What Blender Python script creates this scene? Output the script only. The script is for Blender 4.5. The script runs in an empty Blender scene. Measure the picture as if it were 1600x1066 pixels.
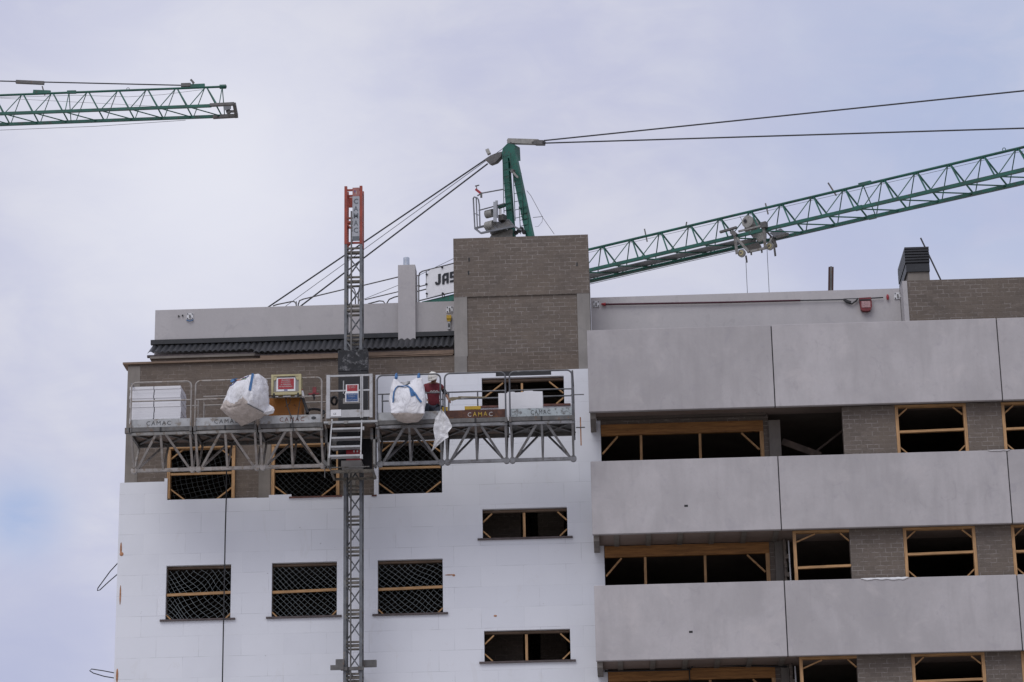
import bpy, math, random
from mathutils import Vector, Matrix, noise as mnoise
random.seed(7)
S = bpy.context.scene
COL = S.collection

# ------------------------------------------------------------------ camera
YAW, PITCH, ROLL, FPX = 0.037054, 0.313179, -0.01842, 4000.0
CAM = Vector((1.196, -59.711, 1.6))
cy, sy = math.cos(YAW), math.sin(YAW)
FW = Vector((-sy*math.cos(PITCH), cy*math.cos(PITCH), math.sin(PITCH)))
_r = Vector((cy, sy, 0)); _u = _r.cross(FW)
RT = math.cos(ROLL)*_r + math.sin(ROLL)*_u
UP = -math.sin(ROLL)*_r + math.cos(ROLL)*_u
cam = bpy.data.cameras.new("camera"); camo = bpy.data.objects.new("camera", cam); COL.objects.link(camo)
M = Matrix((RT, UP, -FW)).transposed().to_4x4(); M.translation = CAM
camo.matrix_world = M
cam.sensor_width = 36; cam.lens = FPX/1600*36; cam.clip_start = 0.5; cam.clip_end = 4000
S.camera = camo

# ------------------------------------------------------------------ world, sun, exposure
def rgb(n, c):
    o = n.new('ShaderNodeRGB'); o.outputs[0].default_value = (c[0], c[1], c[2], 1); return o.outputs[0]
def mixc(nt, fac, a, b, mode='MIX'):
    m = nt.nodes.new('ShaderNodeMix'); m.data_type = 'RGBA'; m.blend_type = mode
    for sock, v in ((m.inputs[0], fac), (m.inputs[6], a), (m.inputs[7], b)):
        if isinstance(v, (int, float)): sock.default_value = v
        elif isinstance(v, tuple): sock.default_value = (v[0], v[1], v[2], 1)
        else: nt.links.new(v, sock)
    return m.outputs[2]
def ramp(nt, v, a, b, lo=0.0, hi=1.0):
    m = nt.nodes.new('ShaderNodeMapRange'); m.interpolation_type = 'SMOOTHSTEP'
    m.inputs[1].default_value = a; m.inputs[2].default_value = b; m.inputs[3].default_value = lo; m.inputs[4].default_value = hi
    nt.links.new(v, m.inputs[0]); return m.outputs[0]
def noise(nt, vec, scale, detail=4, rough=.55, dist=0.0):
    n = nt.nodes.new('ShaderNodeTexNoise'); n.inputs['Scale'].default_value = scale; n.inputs['Detail'].default_value = detail
    n.inputs['Roughness'].default_value = rough; n.inputs['Distortion'].default_value = dist
    nt.links.new(vec, n.inputs['Vector']); return n.outputs['Fac']
def mapping(nt, vec, scale=(1, 1, 1), loc=(0, 0, 0)):
    m = nt.nodes.new('ShaderNodeMapping'); m.inputs['Scale'].default_value = scale; m.inputs['Location'].default_value = loc
    nt.links.new(vec, m.inputs['Vector']); return m.outputs[0]
def math_(nt, op, a, b=None):
    m = nt.nodes.new('ShaderNodeMath'); m.operation = op
    for i, v in enumerate((a, b)):
        if v is None: continue
        if isinstance(v, (int, float)): m.inputs[i].default_value = v
        else: nt.links.new(v, m.inputs[i])
    return m.outputs[0]

SUN_EL, SUN_AZ = math.radians(52), math.radians(205)      # azimuth clockwise from +Y: high, from behind the camera's left
W = bpy.data.worlds.new("World"); S.world = W; W.use_nodes = True
nt = W.node_tree; nt.nodes.clear()
sky = nt.nodes.new('ShaderNodeTexSky'); sky.sky_type = 'NISHITA'; sky.sun_disc = False
sky.sun_elevation = SUN_EL; sky.sun_rotation = SUN_AZ; sky.altitude = 600
tc = nt.nodes.new('ShaderNodeTexCoord'); dv = tc.outputs['Generated']
def dirpx(px, py):
    return (FW + (px-800)/FPX*RT - (py-533)/FPX*UP).normalized()
def lobe(px, py, w):
    d = dirpx(px, py); n = nt.nodes.new('ShaderNodeVectorMath'); n.operation = 'DISTANCE'
    nt.links.new(dv, n.inputs[0]); n.inputs[1].default_value = d
    return ramp(nt, n.outputs['Value'], 0.0, w, 1.0, 0.0)
n1 = noise(nt, mapping(nt, dv, (1, 1, 1.7), (.31, .1, .2)), 9.0, 5, .55, .4)
n2 = noise(nt, mapping(nt, dv, (1, 1, 2.2), (2.3, .7, .9)), 22.0, 5, .6, .6)
thick = math_(nt, 'ADD', math_(nt, 'MULTIPLY', n1, .68), math_(nt, 'MULTIPLY', n2, .32))
c_dull = (5.4, 5.6, 7.25); c_pale = (6.55, 6.65, 7.7)
cl = mixc(nt, ramp(nt, thick, .36, .64), c_dull, c_pale)
cl = mixc(nt, math_(nt, 'MULTIPLY', lobe(330, 300, .12), .85), cl, (8.0, 8.1, 8.95))     # thin bright part of the cloud deck
cl = mixc(nt, math_(nt, 'MULTIPLY', lobe(20, 1060, .06), .8), cl, (4.5, 4.85, 6.8))
blue = math_(nt, 'MAXIMUM', math_(nt, 'MULTIPLY', lobe(30, 805, .030), .85), math_(nt, 'MULTIPLY', lobe(1560, 180, .16), .62))
blue = math_(nt, 'MULTIPLY', blue, ramp(nt, n2, .30, .62, .55, 1.0))
bluec = mixc(nt, .35, (4.55, 5.55, 8.5), sky.outputs[0])
colr = mixc(nt, blue, cl, bluec)
sepx = nt.nodes.new('ShaderNodeSeparateXYZ'); nt.links.new(dv, sepx.inputs[0])
bg = nt.nodes.new('ShaderNodeBackground'); bg.inputs[1].default_value = 0.1
nt.links.new(colr, bg.inputs[0])
wo = nt.nodes.new('ShaderNodeOutputWorld'); nt.links.new(bg.outputs[0], wo.inputs[0])

sl = bpy.data.lights.new("sun", 'SUN'); sl.energy = 1.35; sl.angle = math.radians(42); sl.color = (1.0, .985, .965)
so = bpy.data.objects.new("sun", sl); COL.objects.link(so)
sd = Vector((math.sin(SUN_AZ)*math.cos(SUN_EL), math.cos(SUN_AZ)*math.cos(SUN_EL), math.sin(SUN_EL)))
so.rotation_euler = sd.to_track_quat('Z', 'Y').to_euler(); so.location = (-20, -40, 60)
S.view_settings.view_transform = 'Standard'; S.view_settings.look = 'None'
S.view_settings.exposure = 0.0; S.view_settings.gamma = 1.0

# ------------------------------------------------------------------ survey helpers (photo measurement -> metres on a known plane)
def P(px, py, Y):
    d = FW + (px-800)/FPX*RT - (py-533)/FPX*UP
    return CAM + d*((Y-CAM.y)/d.y)
def PX(px, py, Y): return P(px, py, Y).x
def PZ(px, py, Y): return P(px, py, Y).z
def PV(px, py, c0, nrm):
    d = FW + (px-800)/FPX*RT - (py-533)/FPX*UP
    return CAM + d*((c0-CAM).dot(nrm)/d.dot(nrm))

# ------------------------------------------------------------------ materials
MATS = {}
def new_mat(name):
    m = bpy.data.materials.new(name); m.use_nodes = True
    return m, m.node_tree, m.node_tree.nodes['Principled BSDF']
def objvec(nt):
    t = nt.nodes.new('ShaderNodeTexCoord'); return t.outputs['Object']
def bump(nt, b, h, strength=.3, dist=.01):
    n = nt.nodes.new('ShaderNodeBump'); n.inputs['Strength'].default_value = strength; n.inputs['Distance'].default_value = dist
    nt.links.new(h, n.inputs['Height']); nt.links.new(n.outputs[0], b.inputs['Normal'])
def mul(c, k): return tuple(min(1, x*k) for x in c)
def plain(name, col, rough=.6, metal=0.0, var=.15, scale=4.0, dirt=None, dirt_amt=.0, dscale=6.0, stretch=(1, 1, 1), bmp=0.0, spec=.5, k=.64):
    col = mul(col, k); dirt = mul(dirt, k) if dirt else None
    m, nt, b = new_mat(name); v = objvec(nt)
    f = noise(nt, mapping(nt, v, stretch), scale, 5, .6)
    c = mixc(nt, ramp(nt, f, .3, .7), mul(col, 1-var), mul(col, 1+var))
    if dirt:
        d = noise(nt, mapping(nt, v, stretch, (3.1, 1.7, 5.3)), dscale, 6, .7)
        c = mixc(nt, ramp(nt, d, .62-.3*dirt_amt, .72-.2*dirt_amt), c, dirt)
    nt.links.new(c, b.inputs['Base Color']); b.inputs['Roughness'].default_value = rough
    b.inputs['Metallic'].default_value = metal; b.inputs['Specular IOR Level'].default_value = spec
    if bmp: bump(nt, b, noise(nt, v, scale*8, 4, .6), bmp, .01)
    MATS[name] = m; return m
def wallvec(nt):
    v = objvec(nt); s = nt.nodes.new('ShaderNodeSeparateXYZ'); nt.links.new(v, s.inputs[0])
    c = nt.nodes.new('ShaderNodeCombineXYZ')
    nt.links.new(math_(nt, 'ADD', s.outputs[0], s.outputs[1]), c.inputs[0]); nt.links.new(s.outputs[2], c.inputs[1])
    return v, c.outputs[0]
def bricktex(nt, vec, w, h, mortar, c1, c2, cm, smooth=.1, off=.5):
    t = nt.nodes.new('ShaderNodeTexBrick'); nt.links.new(vec, t.inputs['Vector'])
    t.offset = off; t.inputs['Scale'].default_value = 1.0; t.inputs['Brick Width'].default_value = w; t.inputs['Row Height'].default_value = h
    t.inputs['Mortar Size'].default_value = mortar; t.inputs['Mortar Smooth'].default_value = smooth; t.inputs['Bias'].default_value = 0
    for k, c in (('Color1', c1), ('Color2', c2), ('Mortar', cm)): t.inputs[k].default_value = (*c, 1)
    return t
def brick_mat(name, base, mortar):
    m, nt, b = new_mat(name); v, wv = wallvec(nt)
    wn = nt.nodes.new('ShaderNodeTexNoise'); wn.inputs['Scale'].default_value = 11; wn.inputs['Detail'].default_value = 3; nt.links.new(v, wn.inputs['Vector'])
    ws = nt.nodes.new('ShaderNodeVectorMath'); ws.operation = 'MULTIPLY_ADD'; nt.links.new(wn.outputs['Color'], ws.inputs[0]); ws.inputs[1].default_value = (.016, .016, .016); nt.links.new(wv, ws.inputs[2])
    t = bricktex(nt, ws.outputs[0], .27, .105, .009, mul(base, .82), mul(base, 1.15), base, .3)
    big = noise(nt, v, 1.1, 5, .6); fine = noise(nt, mapping(nt, v, (1, 1, 2.5)), 9, 5, .65)
    grit = noise(nt, v, 60, 3, .7)
    c = mixc(nt, ramp(nt, fine, .3, .7, 0, .7), t.outputs['Color'], mul(base, .70))
    c = mixc(nt, ramp(nt, noise(nt, mapping(nt, v, (1, 1, 3), (7, 2, 1)), 5, 5, .7), .55, .75, 0, .5), c, mul(base, 1.35))
    c = mixc(nt, ramp(nt, big, .35, .7, 0, .5), c, (base[0]*1.12, base[1]*1.08, base[2]*1.0))
    mm = math_(nt, 'MULTIPLY', t.outputs['Fac'], ramp(nt, noise(nt, v, 4.2, 4, .75), .44, .62, .10, .95))
    c = mixc(nt, mm, c, mortar)
    c = mixc(nt, ramp(nt, grit, .2, .8, .0, .25), c, mul(base, .6))
    c = mixc(nt, ramp(nt, noise(nt, v, 17, 4, .7), .62, .70, 0, .5), c, mul(base, .45))
    c = mixc(nt, ramp(nt, noise(nt, mapping(nt, v, (1, 1, 1.5), (4, 9, 2)), 21, 3, .6), .66, .72, 0, .45), c, mortar)
    nt.links.new(c, b.inputs['Base Color']); b.inputs['Roughness'].default_value = .9
    b.inputs['Specular IOR Level'].default_value = .2
    h = math_(nt, 'SUBTRACT', math_(nt, 'MULTIPLY', grit, .4), t.outputs['Fac'])
    bump(nt, b, h, .5, .008); MATS[name] = m
def eps_mat(name, col, lines=.30):
    m, nt, b = new_mat(name); v, wv = wallvec(nt)
    t = bricktex(nt, mapping(nt, wv, (1, 1, 1), (.13, .27, 0)), 1.02, .505, .004, (1, 1, 1), (.962, .964, .97), (.95, .95, .95), .3, .37)
    c = mixc(nt, 1.0, col, t.outputs['Color'], 'MULTIPLY')
    vis = ramp(nt, noise(nt, v, 1.3, 3, .6), .46, .62, .05, 1.0)
    c = mixc(nt, math_(nt, 'MULTIPLY', math_(nt, 'MULTIPLY', t.outputs['Fac'], vis), lines*2), c, mul(col, .42))
    soil = noise(nt, mapping(nt, v, (1, 1, .7)), .7, 5, .6)
    c = mixc(nt, ramp(nt, soil, .45, .75, 0, .22), c, mul(col, .78))
    sm = noise(nt, mapping(nt, v, (1, 1, .5), (6, 1, 3)), 2.3, 5, .7, .8)
    c = mixc(nt, ramp(nt, sm, .60, .66, 0, .16), c, (col[0]*.80, col[1]*.77, col[2]*.72))
    c = mixc(nt, ramp(nt, noise(nt, v, 24, 3, .6), .70, .74, 0, .35), c, mul(col, .7))
    sp = noise(nt, v, 5.5, 3, .5)
    c = mixc(nt, ramp(nt, sp, .735, .76, 0, .6), c, mul(col, .5))
    nt.links.new(c, b.inputs['Base Color']); b.inputs['Roughness'].default_value = .8
    b.inputs['Specular IOR Level'].default_value = .25
    bump(nt, b, math_(nt, 'SUBTRACT', math_(nt, 'MULTIPLY', noise(nt, v, 30, 3), .15), t.outputs['Fac']), .35, .006)
    MATS[name] = m
def concrete_mat(name, col, var=.16, streak=True):
    m, nt, b = new_mat(name); v = objvec(nt)
    oi = nt.nodes.new('ShaderNodeObjectInfo')
    sh = nt.nodes.new('ShaderNodeVectorMath'); sh.operation = 'ADD'; nt.links.new(v, sh.inputs[0])
    cx = nt.nodes.new('ShaderNodeCombineXYZ'); nt.links.new(math_(nt, 'MULTIPLY', oi.outputs['Random'], 40.0), cx.inputs[0]); nt.links.new(cx.outputs[0], sh.inputs[1])
    v = sh.outputs[0]
    a = noise(nt, mapping(nt, v, (1, 1, .8)), .75, 6, .62, .3)
    s = noise(nt, mapping(nt, v, (2.2, 2.2, .35)), 1.6, 5, .6)
    g = noise(nt, v, 14, 5, .7); gg = noise(nt, v, 2.8, 4, .6, .8)
    c = mixc(nt, ramp(nt, a, .3, .7), mul(col, 1-var), mul(col, 1+var*.7))
    if streak: c = mixc(nt, ramp(nt, s, .42, .74, 0, .5), c, mul(col, 1-1.6*var))
    c = mixc(nt, ramp(nt, gg, .55, .75, 0, .5), c, (col[0]*.80, col[1]*.80, col[2]*.84))
    c = mixc(nt, ramp(nt, g, .3, .8, 0, .22), c, mul(col, .8))
    st = noise(nt, mapping(nt, v, (1.3, 1.3, .8), (5, 3, 8)), 1.9, 6, .68, 1.2)
    c = mixc(nt, ramp(nt, st, .60, .68, 0, .35), c, (col[0]*.72, col[1]*.715, col[2]*.73))
    c = mixc(nt, ramp(nt, noise(nt, mapping(nt, v, (1, 1, 1), (2, 8, 1)), 1.2, 5, .6, .5), .56, .70, 0, .45), c, (min(1, col[0]*1.16), col[1]*1.14, col[2]*1.12))
    dr = noise(nt, mapping(nt, v, (6, 6, .25), (1, 4, 2)), 1.5, 4, .6, .3)
    c = mixc(nt, ramp(nt, dr, .66, .78, 0, .22 if streak else 0), c, mul(col, .62))
    pin = noise(nt, v, 38, 2, .5)
    c = mixc(nt, ramp(nt, pin, .73, .77, 0, .55), c, mul(col, .45))
    k = nt.nodes.new('ShaderNodeMapRange'); k.inputs[3].default_value = .95; k.inputs[4].default_value = 1.05
    nt.links.new(oi.outputs['Random'], k.inputs[0])
    vm = nt.nodes.new('ShaderNodeVectorMath'); vm.operation = 'SCALE'; nt.links.new(c, vm.inputs[0]); nt.links.new(k.outputs[0], vm.inputs['Scale'])
    nt.links.new(vm.outputs[0], b.inputs['Base Color']); b.inputs['Roughness'].default_value = .85; b.inputs['Specular IOR Level'].default_value = .25
    bump(nt, b, g, .2, .006); MATS[name] = m

brick_mat('brick', (.163, .137, .118), (.285, .255, .235))
brick_mat('brick_warm', (.155, .127, .107), (.25, .215, .19))
brick_mat('brick_inner', (.16, .13, .11), (.24, .20, .17))
eps_mat('eps', (.725, .74, .785))
concrete_mat('panel', (.41, .39, .395), .12)
concrete_mat('concrete', (.205, .185, .165), .24)
concrete_mat('concrete_pale', (.255, .24, .225), .22)
concrete_mat('concrete_dark', (.13, .11, .095), .2, False)
concrete_mat('soffit', (.26, .205, .18), .2, False)
concrete_mat('plaster', (.45, .432, .435), .05)
plain('eps_block', (.78, .78, .80), .8, var=.03, scale=3, k=0.92)
plain('eps_lines', (.74, .74, .77), .8, var=.09, scale=2.5, stretch=(.1, .1, 14), k=0.92)
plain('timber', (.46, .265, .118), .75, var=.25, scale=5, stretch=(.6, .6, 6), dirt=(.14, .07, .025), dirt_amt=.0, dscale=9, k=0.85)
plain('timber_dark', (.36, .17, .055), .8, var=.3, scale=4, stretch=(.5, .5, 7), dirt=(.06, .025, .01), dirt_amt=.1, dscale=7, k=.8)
plain('timber_up', (.48, .28, .13), .75, var=.25, scale=5, stretch=(6, 6, .6), dirt=(.16, .08, .03), dirt_amt=.0, dscale=9, k=0.85)
plain('timber_old', (.30, .21, .15), .8, var=.25, scale=5, stretch=(.5, .5, 6))
plain('sill', (.12, .09, .09), .6, var=.3, scale=6)
plain('sill_red', (.17, .065, .05), .7, var=.3, scale=6)
plain('net_dim', (.62, .70, .72), .7, var=.2, k=.13)  # shaded copy of the white net colour, for windows under the platform
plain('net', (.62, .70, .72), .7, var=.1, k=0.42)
plain('tile', (.030, .033, .040), .45, var=.4, scale=2, dirt=(.10, .10, .11), dirt_amt=.0, dscale=7, spec=.5, k=0.45)
plain('black', (.015, .015, .017), .55, var=.3)
plain('cable', (.03, .03, .033), .6, var=.2)
plain('steel', (.40, .39, .37), .55, .25, var=.2, scale=5, dirt=(.24, .20, .16), dirt_amt=.35, dscale=8, k=.55)
plain('truss_pale', (.40, .37, .345), .55, .2, var=.2, scale=5, dirt=(.26, .20, .15), dirt_amt=.35, dscale=8, k=.72)
plain('rail_dark', (.17, .175, .19), .45, .3, var=.35, scale=3, dirt=(.34, .34, .34), dirt_amt=.15, dscale=3, k=.6)
plain('rail_steel', (.30, .30, .31), .45, .3, var=.25, scale=5, dirt=(.16, .14, .12), dirt_amt=.3, dscale=8, k=.6)
plain('steel_dark', (.17, .165, .16), .55, .3, var=.25, scale=6, dirt=(.20, .13, .09), dirt_amt=.2, dscale=9)
plain('mast_steel', (.20, .21, .225), .5, .4, var=.2, scale=6, dirt=(.30, .28, .25), dirt_amt=.25, dscale=5)
plain('mast_cross', (.22, .20, .17), .7, .1, var=.3, scale=5, dirt=(.36, .32, .26), dirt_amt=.5, dscale=6, k=.48)
plain('alu', (.60, .60, .61), .45, .3, var=.1, scale=5, dirt=(.38, .34, .3), dirt_amt=.15, dscale=9)
plain('galv', (.55, .60, .66), .35, .8, var=.12, scale=8, k=0.9)
plain('toe_grey', (.40, .41, .42), .6, .1, var=.15, scale=4, dirt=(.24, .215, .19), dirt_amt=.35, dscale=7, k=.85)
plain('toe_blue', (.50, .56, .58), .6, .1, var=.12, scale=4, dirt=(.18, .18, .18), dirt_amt=.4, dscale=9)
plain('toe_rust', (.10, .038, .025), .8, 0, var=.4, scale=5, dirt=(.20, .08, .03), dirt_amt=.4, dscale=8)
plain('deck', (.085, .065, .053), .8, .0, var=.3, scale=3, dirt=(.14, .10, .08), dirt_amt=.4, dscale=4, k=1.5)
plain('deck_grey', (.14, .14, .14), .7, .1, var=.3, scale=3, dirt=(.08, .07, .06), dirt_amt=.4, dscale=4, k=0.8)
plain('dusty', (.022, .023, .028), .75, 0, var=.4, scale=6, dirt=(.24, .24, .25), dirt_amt=.45, dscale=6)
plain('housing', (.012, .012, .016), .6, 0, var=.3, scale=5, dirt=(.08, .08, .09), dirt_amt=.1, dscale=8)
plain('red_steel', (.42, .06, .03), .5, .0, var=.2, scale=4, dirt=(.2, .04, .025), dirt_amt=.15, dscale=7)
plain('faded_red', (.50, .20, .18), .6, var=.15, scale=6)
plain('plate_grey', (.50, .52, .56), .5, .1, var=.1, scale=5, k=0.62)
plain('grey_mid', (.16, .18, .20), .6, .1, var=.15)
plain('ink', (.012, .015, .022), .6, var=.2)
plain('ink_worn', (.05, .055, .06), .7, var=.4, scale=25)
plain('ink_red', (.19, .06, .04), .7, var=.3)
plain('ink_yellow', (.62, .42, .05), .7, var=.3)
plain('ink_white', (.62, .60, .58), .7, var=.15)
plain('sign_white', (.78, .78, .80), .5, var=.05, k=0.85)
plain('sign_red', (.46, .022, .035), .5, var=.12)
plain('sign_blue', (.015, .09, .28), .5, var=.12)
plain('cream', (.50, .44, .24), .55, var=.12, scale=6, dirt=(.25, .20, .11), dirt_amt=.1, dscale=10, k=0.8)
plain('box_grey', (.36, .34, .32), .6, var=.12)
plain('orange', (.52, .20, .03), .6, var=.12, scale=4, dirt=(.22, .085, .025), dirt_amt=.1)
plain('maroon', (.075, .025, .02), .7, var=.2)
plain('green', (.008, .105, .075), .5, var=.25, scale=2, dirt=(.05, .05, .04), dirt_amt=.25, dscale=7, k=.85)
plain('green_dark', (.008, .075, .055), .5, var=.2, scale=3)
plain('zinc', (.26, .27, .29), .5, .4, var=.2)
plain('winch', (.42, .41, .38), .6, .1, var=.2, scale=5, dirt=(.15, .13, .11), dirt_amt=.15, k=0.62)
plain('rope_grey', (.075, .078, .085), .6, .2, var=.15)
plain('rope_thin', (.16, .155, .16), .7, .1, var=.15)
plain('strop_red', (.10, .03, .045), .8, var=.2)
plain('strap_blue', (.055, .17, .38), .7, var=.2, scale=12, k=0.8)
plain('print_blue', (.06, .09, .36), .7, var=.2)
plain('print_red', (.62, .20, .16), .7, var=.2)
plain('print_green', (.30, .55, .32), .7, var=.2)
plain('yellow', (.72, .46, .03), .6, var=.1)
plain('red_bag', (.24, .028, .035), .6, var=.25)
plain('bag_window', (.55, .33, .33), .35, var=.25, scale=25)
plain('skin', (.32, .17, .11), .6, var=.1, scale=12, k=0.8)
plain('shirt', (.165, .022, .032), .85, var=.25, scale=9, bmp=.2, k=0.9)
plain('jeans', (.024, .032, .048), .85, var=.3, scale=10, bmp=.2, k=0.9)
plain('sleeve', (.012, .012, .016), .85, var=.2)
plain('helmet', (.74, .72, .66), .35, var=.04, k=0.95)
plain('trowel', (.32, .27, .17), .5, .2, var=.2)
plain('hair', (.012, .009, .008), .7)
plain('foam', (.48, .24, .13), .8, var=.3, scale=15, k=0.8)
plain('pale_ground', (.40, .375, .345), .9, var=.15, scale=.3, k=1)  # unseen ground, toned pale so it bounces light onto facade and soffits
plain('white_film', (.72, .72, .73), .45, var=.05, k=0.9)
def bag_mat(name, col, dusty):
    m, nt, b = new_mat(name); v = objvec(nt)
    f = noise(nt, mapping(nt, v, (1, 1, .55)), 3.2, 5, .58, 2.2); d = noise(nt, v, 2.6, 5, .65)
    c = mixc(nt, ramp(nt, d, .45, .7, 0, .6), col, dusty)
    nt.links.new(c, b.inputs['Base Color']); b.inputs['Roughness'].default_value = .6; bump(nt, b, f, 1.0, .085); MATS[name] = m
bag_mat('bag', (.72, .72, .75), (.58, .56, .55)); bag_mat('bag_shade_dusty', (.50, .44, .40), (.40, .345, .31))  # second one: shade painted into the undersides, also dust low on one front
def film():
    m, nt, b = new_mat('film'); b.inputs['Base Color'].default_value = (.8, .8, .81, 1); b.inputs['Roughness'].default_value = .35
    v = objvec(nt); nt.links.new(ramp(nt, noise(nt, v, 9, 5, .65), .3, .7, .50, .85), b.inputs['Alpha']); MATS['film'] = m
film()

# ------------------------------------------------------------------ mesh builder
class MB:
    def __init__(s): s.v = []; s.f = []; s.m = []; s.cur = 0; s.mats = []
    def use(s, name):
        if name not in s.mats: s.mats.append(name)
        s.cur = s.mats.index(name); return s
    def face(s, idx): s.f.append(tuple(idx)); s.m.append(s.cur)
    def box(s, x0, x1, y0, y1, z0, z1):
        b = len(s.v)
        s.v += [Vector(p) for p in ((x0,y0,z0),(x1,y0,z0),(x1,y1,z0),(x0,y1,z0),(x0,y0,z1),(x1,y0,z1),(x1,y1,z1),(x0,y1,z1))]
        for q in ((0,3,2,1),(4,5,6,7),(0,1,5,4),(1,2,6,5),(2,3,7,6),(3,0,4,7)): s.face([b+i for i in q])
        return s
    def hexa(s, c):
        b = len(s.v); s.v += [Vector(p) for p in c]
        for q in ((0,3,2,1),(4,5,6,7),(0,1,5,4),(1,2,6,5),(2,3,7,6),(3,0,4,7)): s.face([b+i for i in q])
        return s
    def frame(s, p, q, up=None):
        d = (q-p).normalized()
        u = Vector(up) if up is not None else (Vector((0,0,1)) if abs(d.z) < .9 else Vector((0,1,0)))
        a = d.cross(u).normalized(); return d, a, a.cross(d).normalized()
    def bar(s, p, q, w, h=None, up=None):
        p, q = Vector(p), Vector(q); h = h or w; d, a, b = s.frame(p, q, up)
        a = a*w/2; b = b*h/2
        return s.hexa([p-a-b, p+a-b, q+a-b, q-a-b, p-a+b, p+a+b, q+a+b, q-a+b]) if False else s._bar(p, q, a, b)
    def _bar(s, p, q, a, b):
        i = len(s.v); s.v += [p-a-b, p+a-b, p+a+b, p-a+b, q-a-b, q+a-b, q+a+b, q-a+b]
        for f in ((0,1,2,3),(7,6,5,4),(0,4,5,1),(1,5,6,2),(2,6,7,3),(3,7,4,0)): s.face([i+k for k in f])
        return s
    def tube(s, pts, r, n=8, caps=True):
        pts = [Vector(p) for p in pts]; rs = r if isinstance(r, (list, tuple)) else [r]*len(pts)
        base = len(s.v); prev = None
        for k, p in enumerate(pts):
            d = (pts[min(k+1, len(pts)-1)]-pts[max(k-1, 0)]).normalized()
            if prev is None:
                u = Vector((0,0,1)) if abs(d.z) < .9 else Vector((0,1,0)); a = d.cross(u).normalized()
            else:
                a = (prev - d*prev.dot(d)).normalized()
            prev = a; b = d.cross(a)
            for j in range(n):
                t = 2*math.pi*j/n; s.v.append(p + (a*math.cos(t)+b*math.sin(t))*rs[k])
        for k in range(len(pts)-1):
            for j in range(n):
                j2 = (j+1) % n; s.face([base+k*n+j, base+k*n+j2, base+(k+1)*n+j2, base+(k+1)*n+j])
        if caps:
            s.face([base+j for j in reversed(range(n))]); s.face([base+(len(pts)-1)*n+j for j in range(n)])
        return s
    def ball(s, c, rx, ry=None, rz=None, nu=14, nv=9, rot=None, zmin=-1.0):
        ry = ry or rx; rz = rz or rx; c = Vector(c); base = len(s.v)
        a0 = math.asin(max(-1, zmin))
        for i in range(nv+1):
            t = a0+(math.pi/2-a0)*i/nv
            for j in range(nu):
                p = 2*math.pi*j/nu; q = Vector((rx*math.cos(t)*math.cos(p), ry*math.cos(t)*math.sin(p), rz*math.sin(t)))
                s.v.append(c + (rot @ q if rot else q))
        for i in range(nv):
            for j in range(nu):
                j2 = (j+1) % nu; s.face([base+i*nu+j, base+i*nu+j2, base+(i+1)*nu+j2, base+(i+1)*nu+j])
        if zmin > -.99: s.face([base+j for j in reversed(range(nu))])
        return s
    def prism(s, poly, y0, y1):          # polygon in (x,z), extruded in y
        b = len(s.v); n = len(poly)
        s.v += [Vector((x, y0, z)) for x, z in poly] + [Vector((x, y1, z)) for x, z in poly]
        s.face([b+i for i in range(n)]); s.face([b+n+i for i in reversed(range(n))])
        for i in range(n):
            j = (i+1) % n; s.face([b+i, b+n+i, b+n+j, b+j])
        return s
    def plate(s, poly3, off):            # planar 3-D polygon thickened along off
        b = len(s.v); n = len(poly3); off = Vector(off); poly3 = [Vector(p) for p in poly3]
        s.v += poly3 + [p+off for p in poly3]
        s.face([b+i for i in range(n)]); s.face([b+n+i for i in reversed(range(n))])
        for i in range(n):
            j = (i+1) % n; s.face([b+i, b+n+i, b+n+j, b+j])
        return s
    def text(s, body, o, xd, zd, height, width=None, depth=.003, center=True, shear=0.0, bold=0.0, gap=1.0):
        cu = bpy.data.curves.new('t', 'FONT'); cu.body = body; cu.size = 1.0; cu.shear = shear; cu.offset = bold; cu.space_character = gap
        cu.resolution_u = 2; cu.extrude = 0.0
        ob = bpy.data.objects.new('t', cu); COL.objects.link(ob)
        dg = bpy.context.evaluated_depsgraph_get(); me = bpy.data.meshes.new_from_object(ob.evaluated_get(dg))
        vs = [v.co.copy() for v in me.vertices]; fs = [tuple(p.vertices) for p in me.polygons]
        bpy.data.objects.remove(ob); bpy.data.curves.remove(cu); bpy.data.meshes.remove(me)
        if not vs: return s
        x0 = min(v.x for v in vs); x1 = max(v.x for v in vs); y0 = min(v.y for v in vs); y1 = max(v.y for v in vs)
        k = height/(y1-y0); kx = width/(x1-x0) if width else k
        xd, zd, o = Vector(xd).normalized(), Vector(zd).normalized(), Vector(o); n = zd.cross(xd).normalized()
        xd2 = xd; b = len(s.v)
        for v in vs:
            u = (v.x-x0-(x1-x0)/2*(1 if center else 0))*kx; w = (v.y-y0)*k
            s.v.append(o + xd2*u + zd*w)
        for f in fs: s.face([b+i for i in f])
        return s
    def build(s, name, parent=None, mat=None, smooth=False, loc=None):
        me = bpy.data.meshes.new(name)
        o = bpy.data.objects.new(name, me); COL.objects.link(o)
        org = Vector((0,0,0))
        if parent is not None:
            o.parent = parent
            q = parent
            while q.parent is not None: q = q.parent
            org = Vector(q.location)
        elif loc is not None:
            org = Vector(loc); o.location = org
        me.from_pydata([tuple(v-org) for v in s.v], [], s.f)
        ms = s.mats or [mat]
        if mat and not s.mats: ms = [mat]
        for k in ms: me.materials.append(MATS[k])
        if s.mats: me.polygons.foreach_set('material_index', s.m)
        if smooth: me.polygons.foreach_set('use_smooth', [True]*len(s.f))
        me.update()
        return o
def tag(o, label=None, cat=None, group=None, kind=None):
    if label: o['label'] = label
    if cat: o['category'] = cat
    if group: o['group'] = group
    if kind: o['kind'] = kind
    return o
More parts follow.
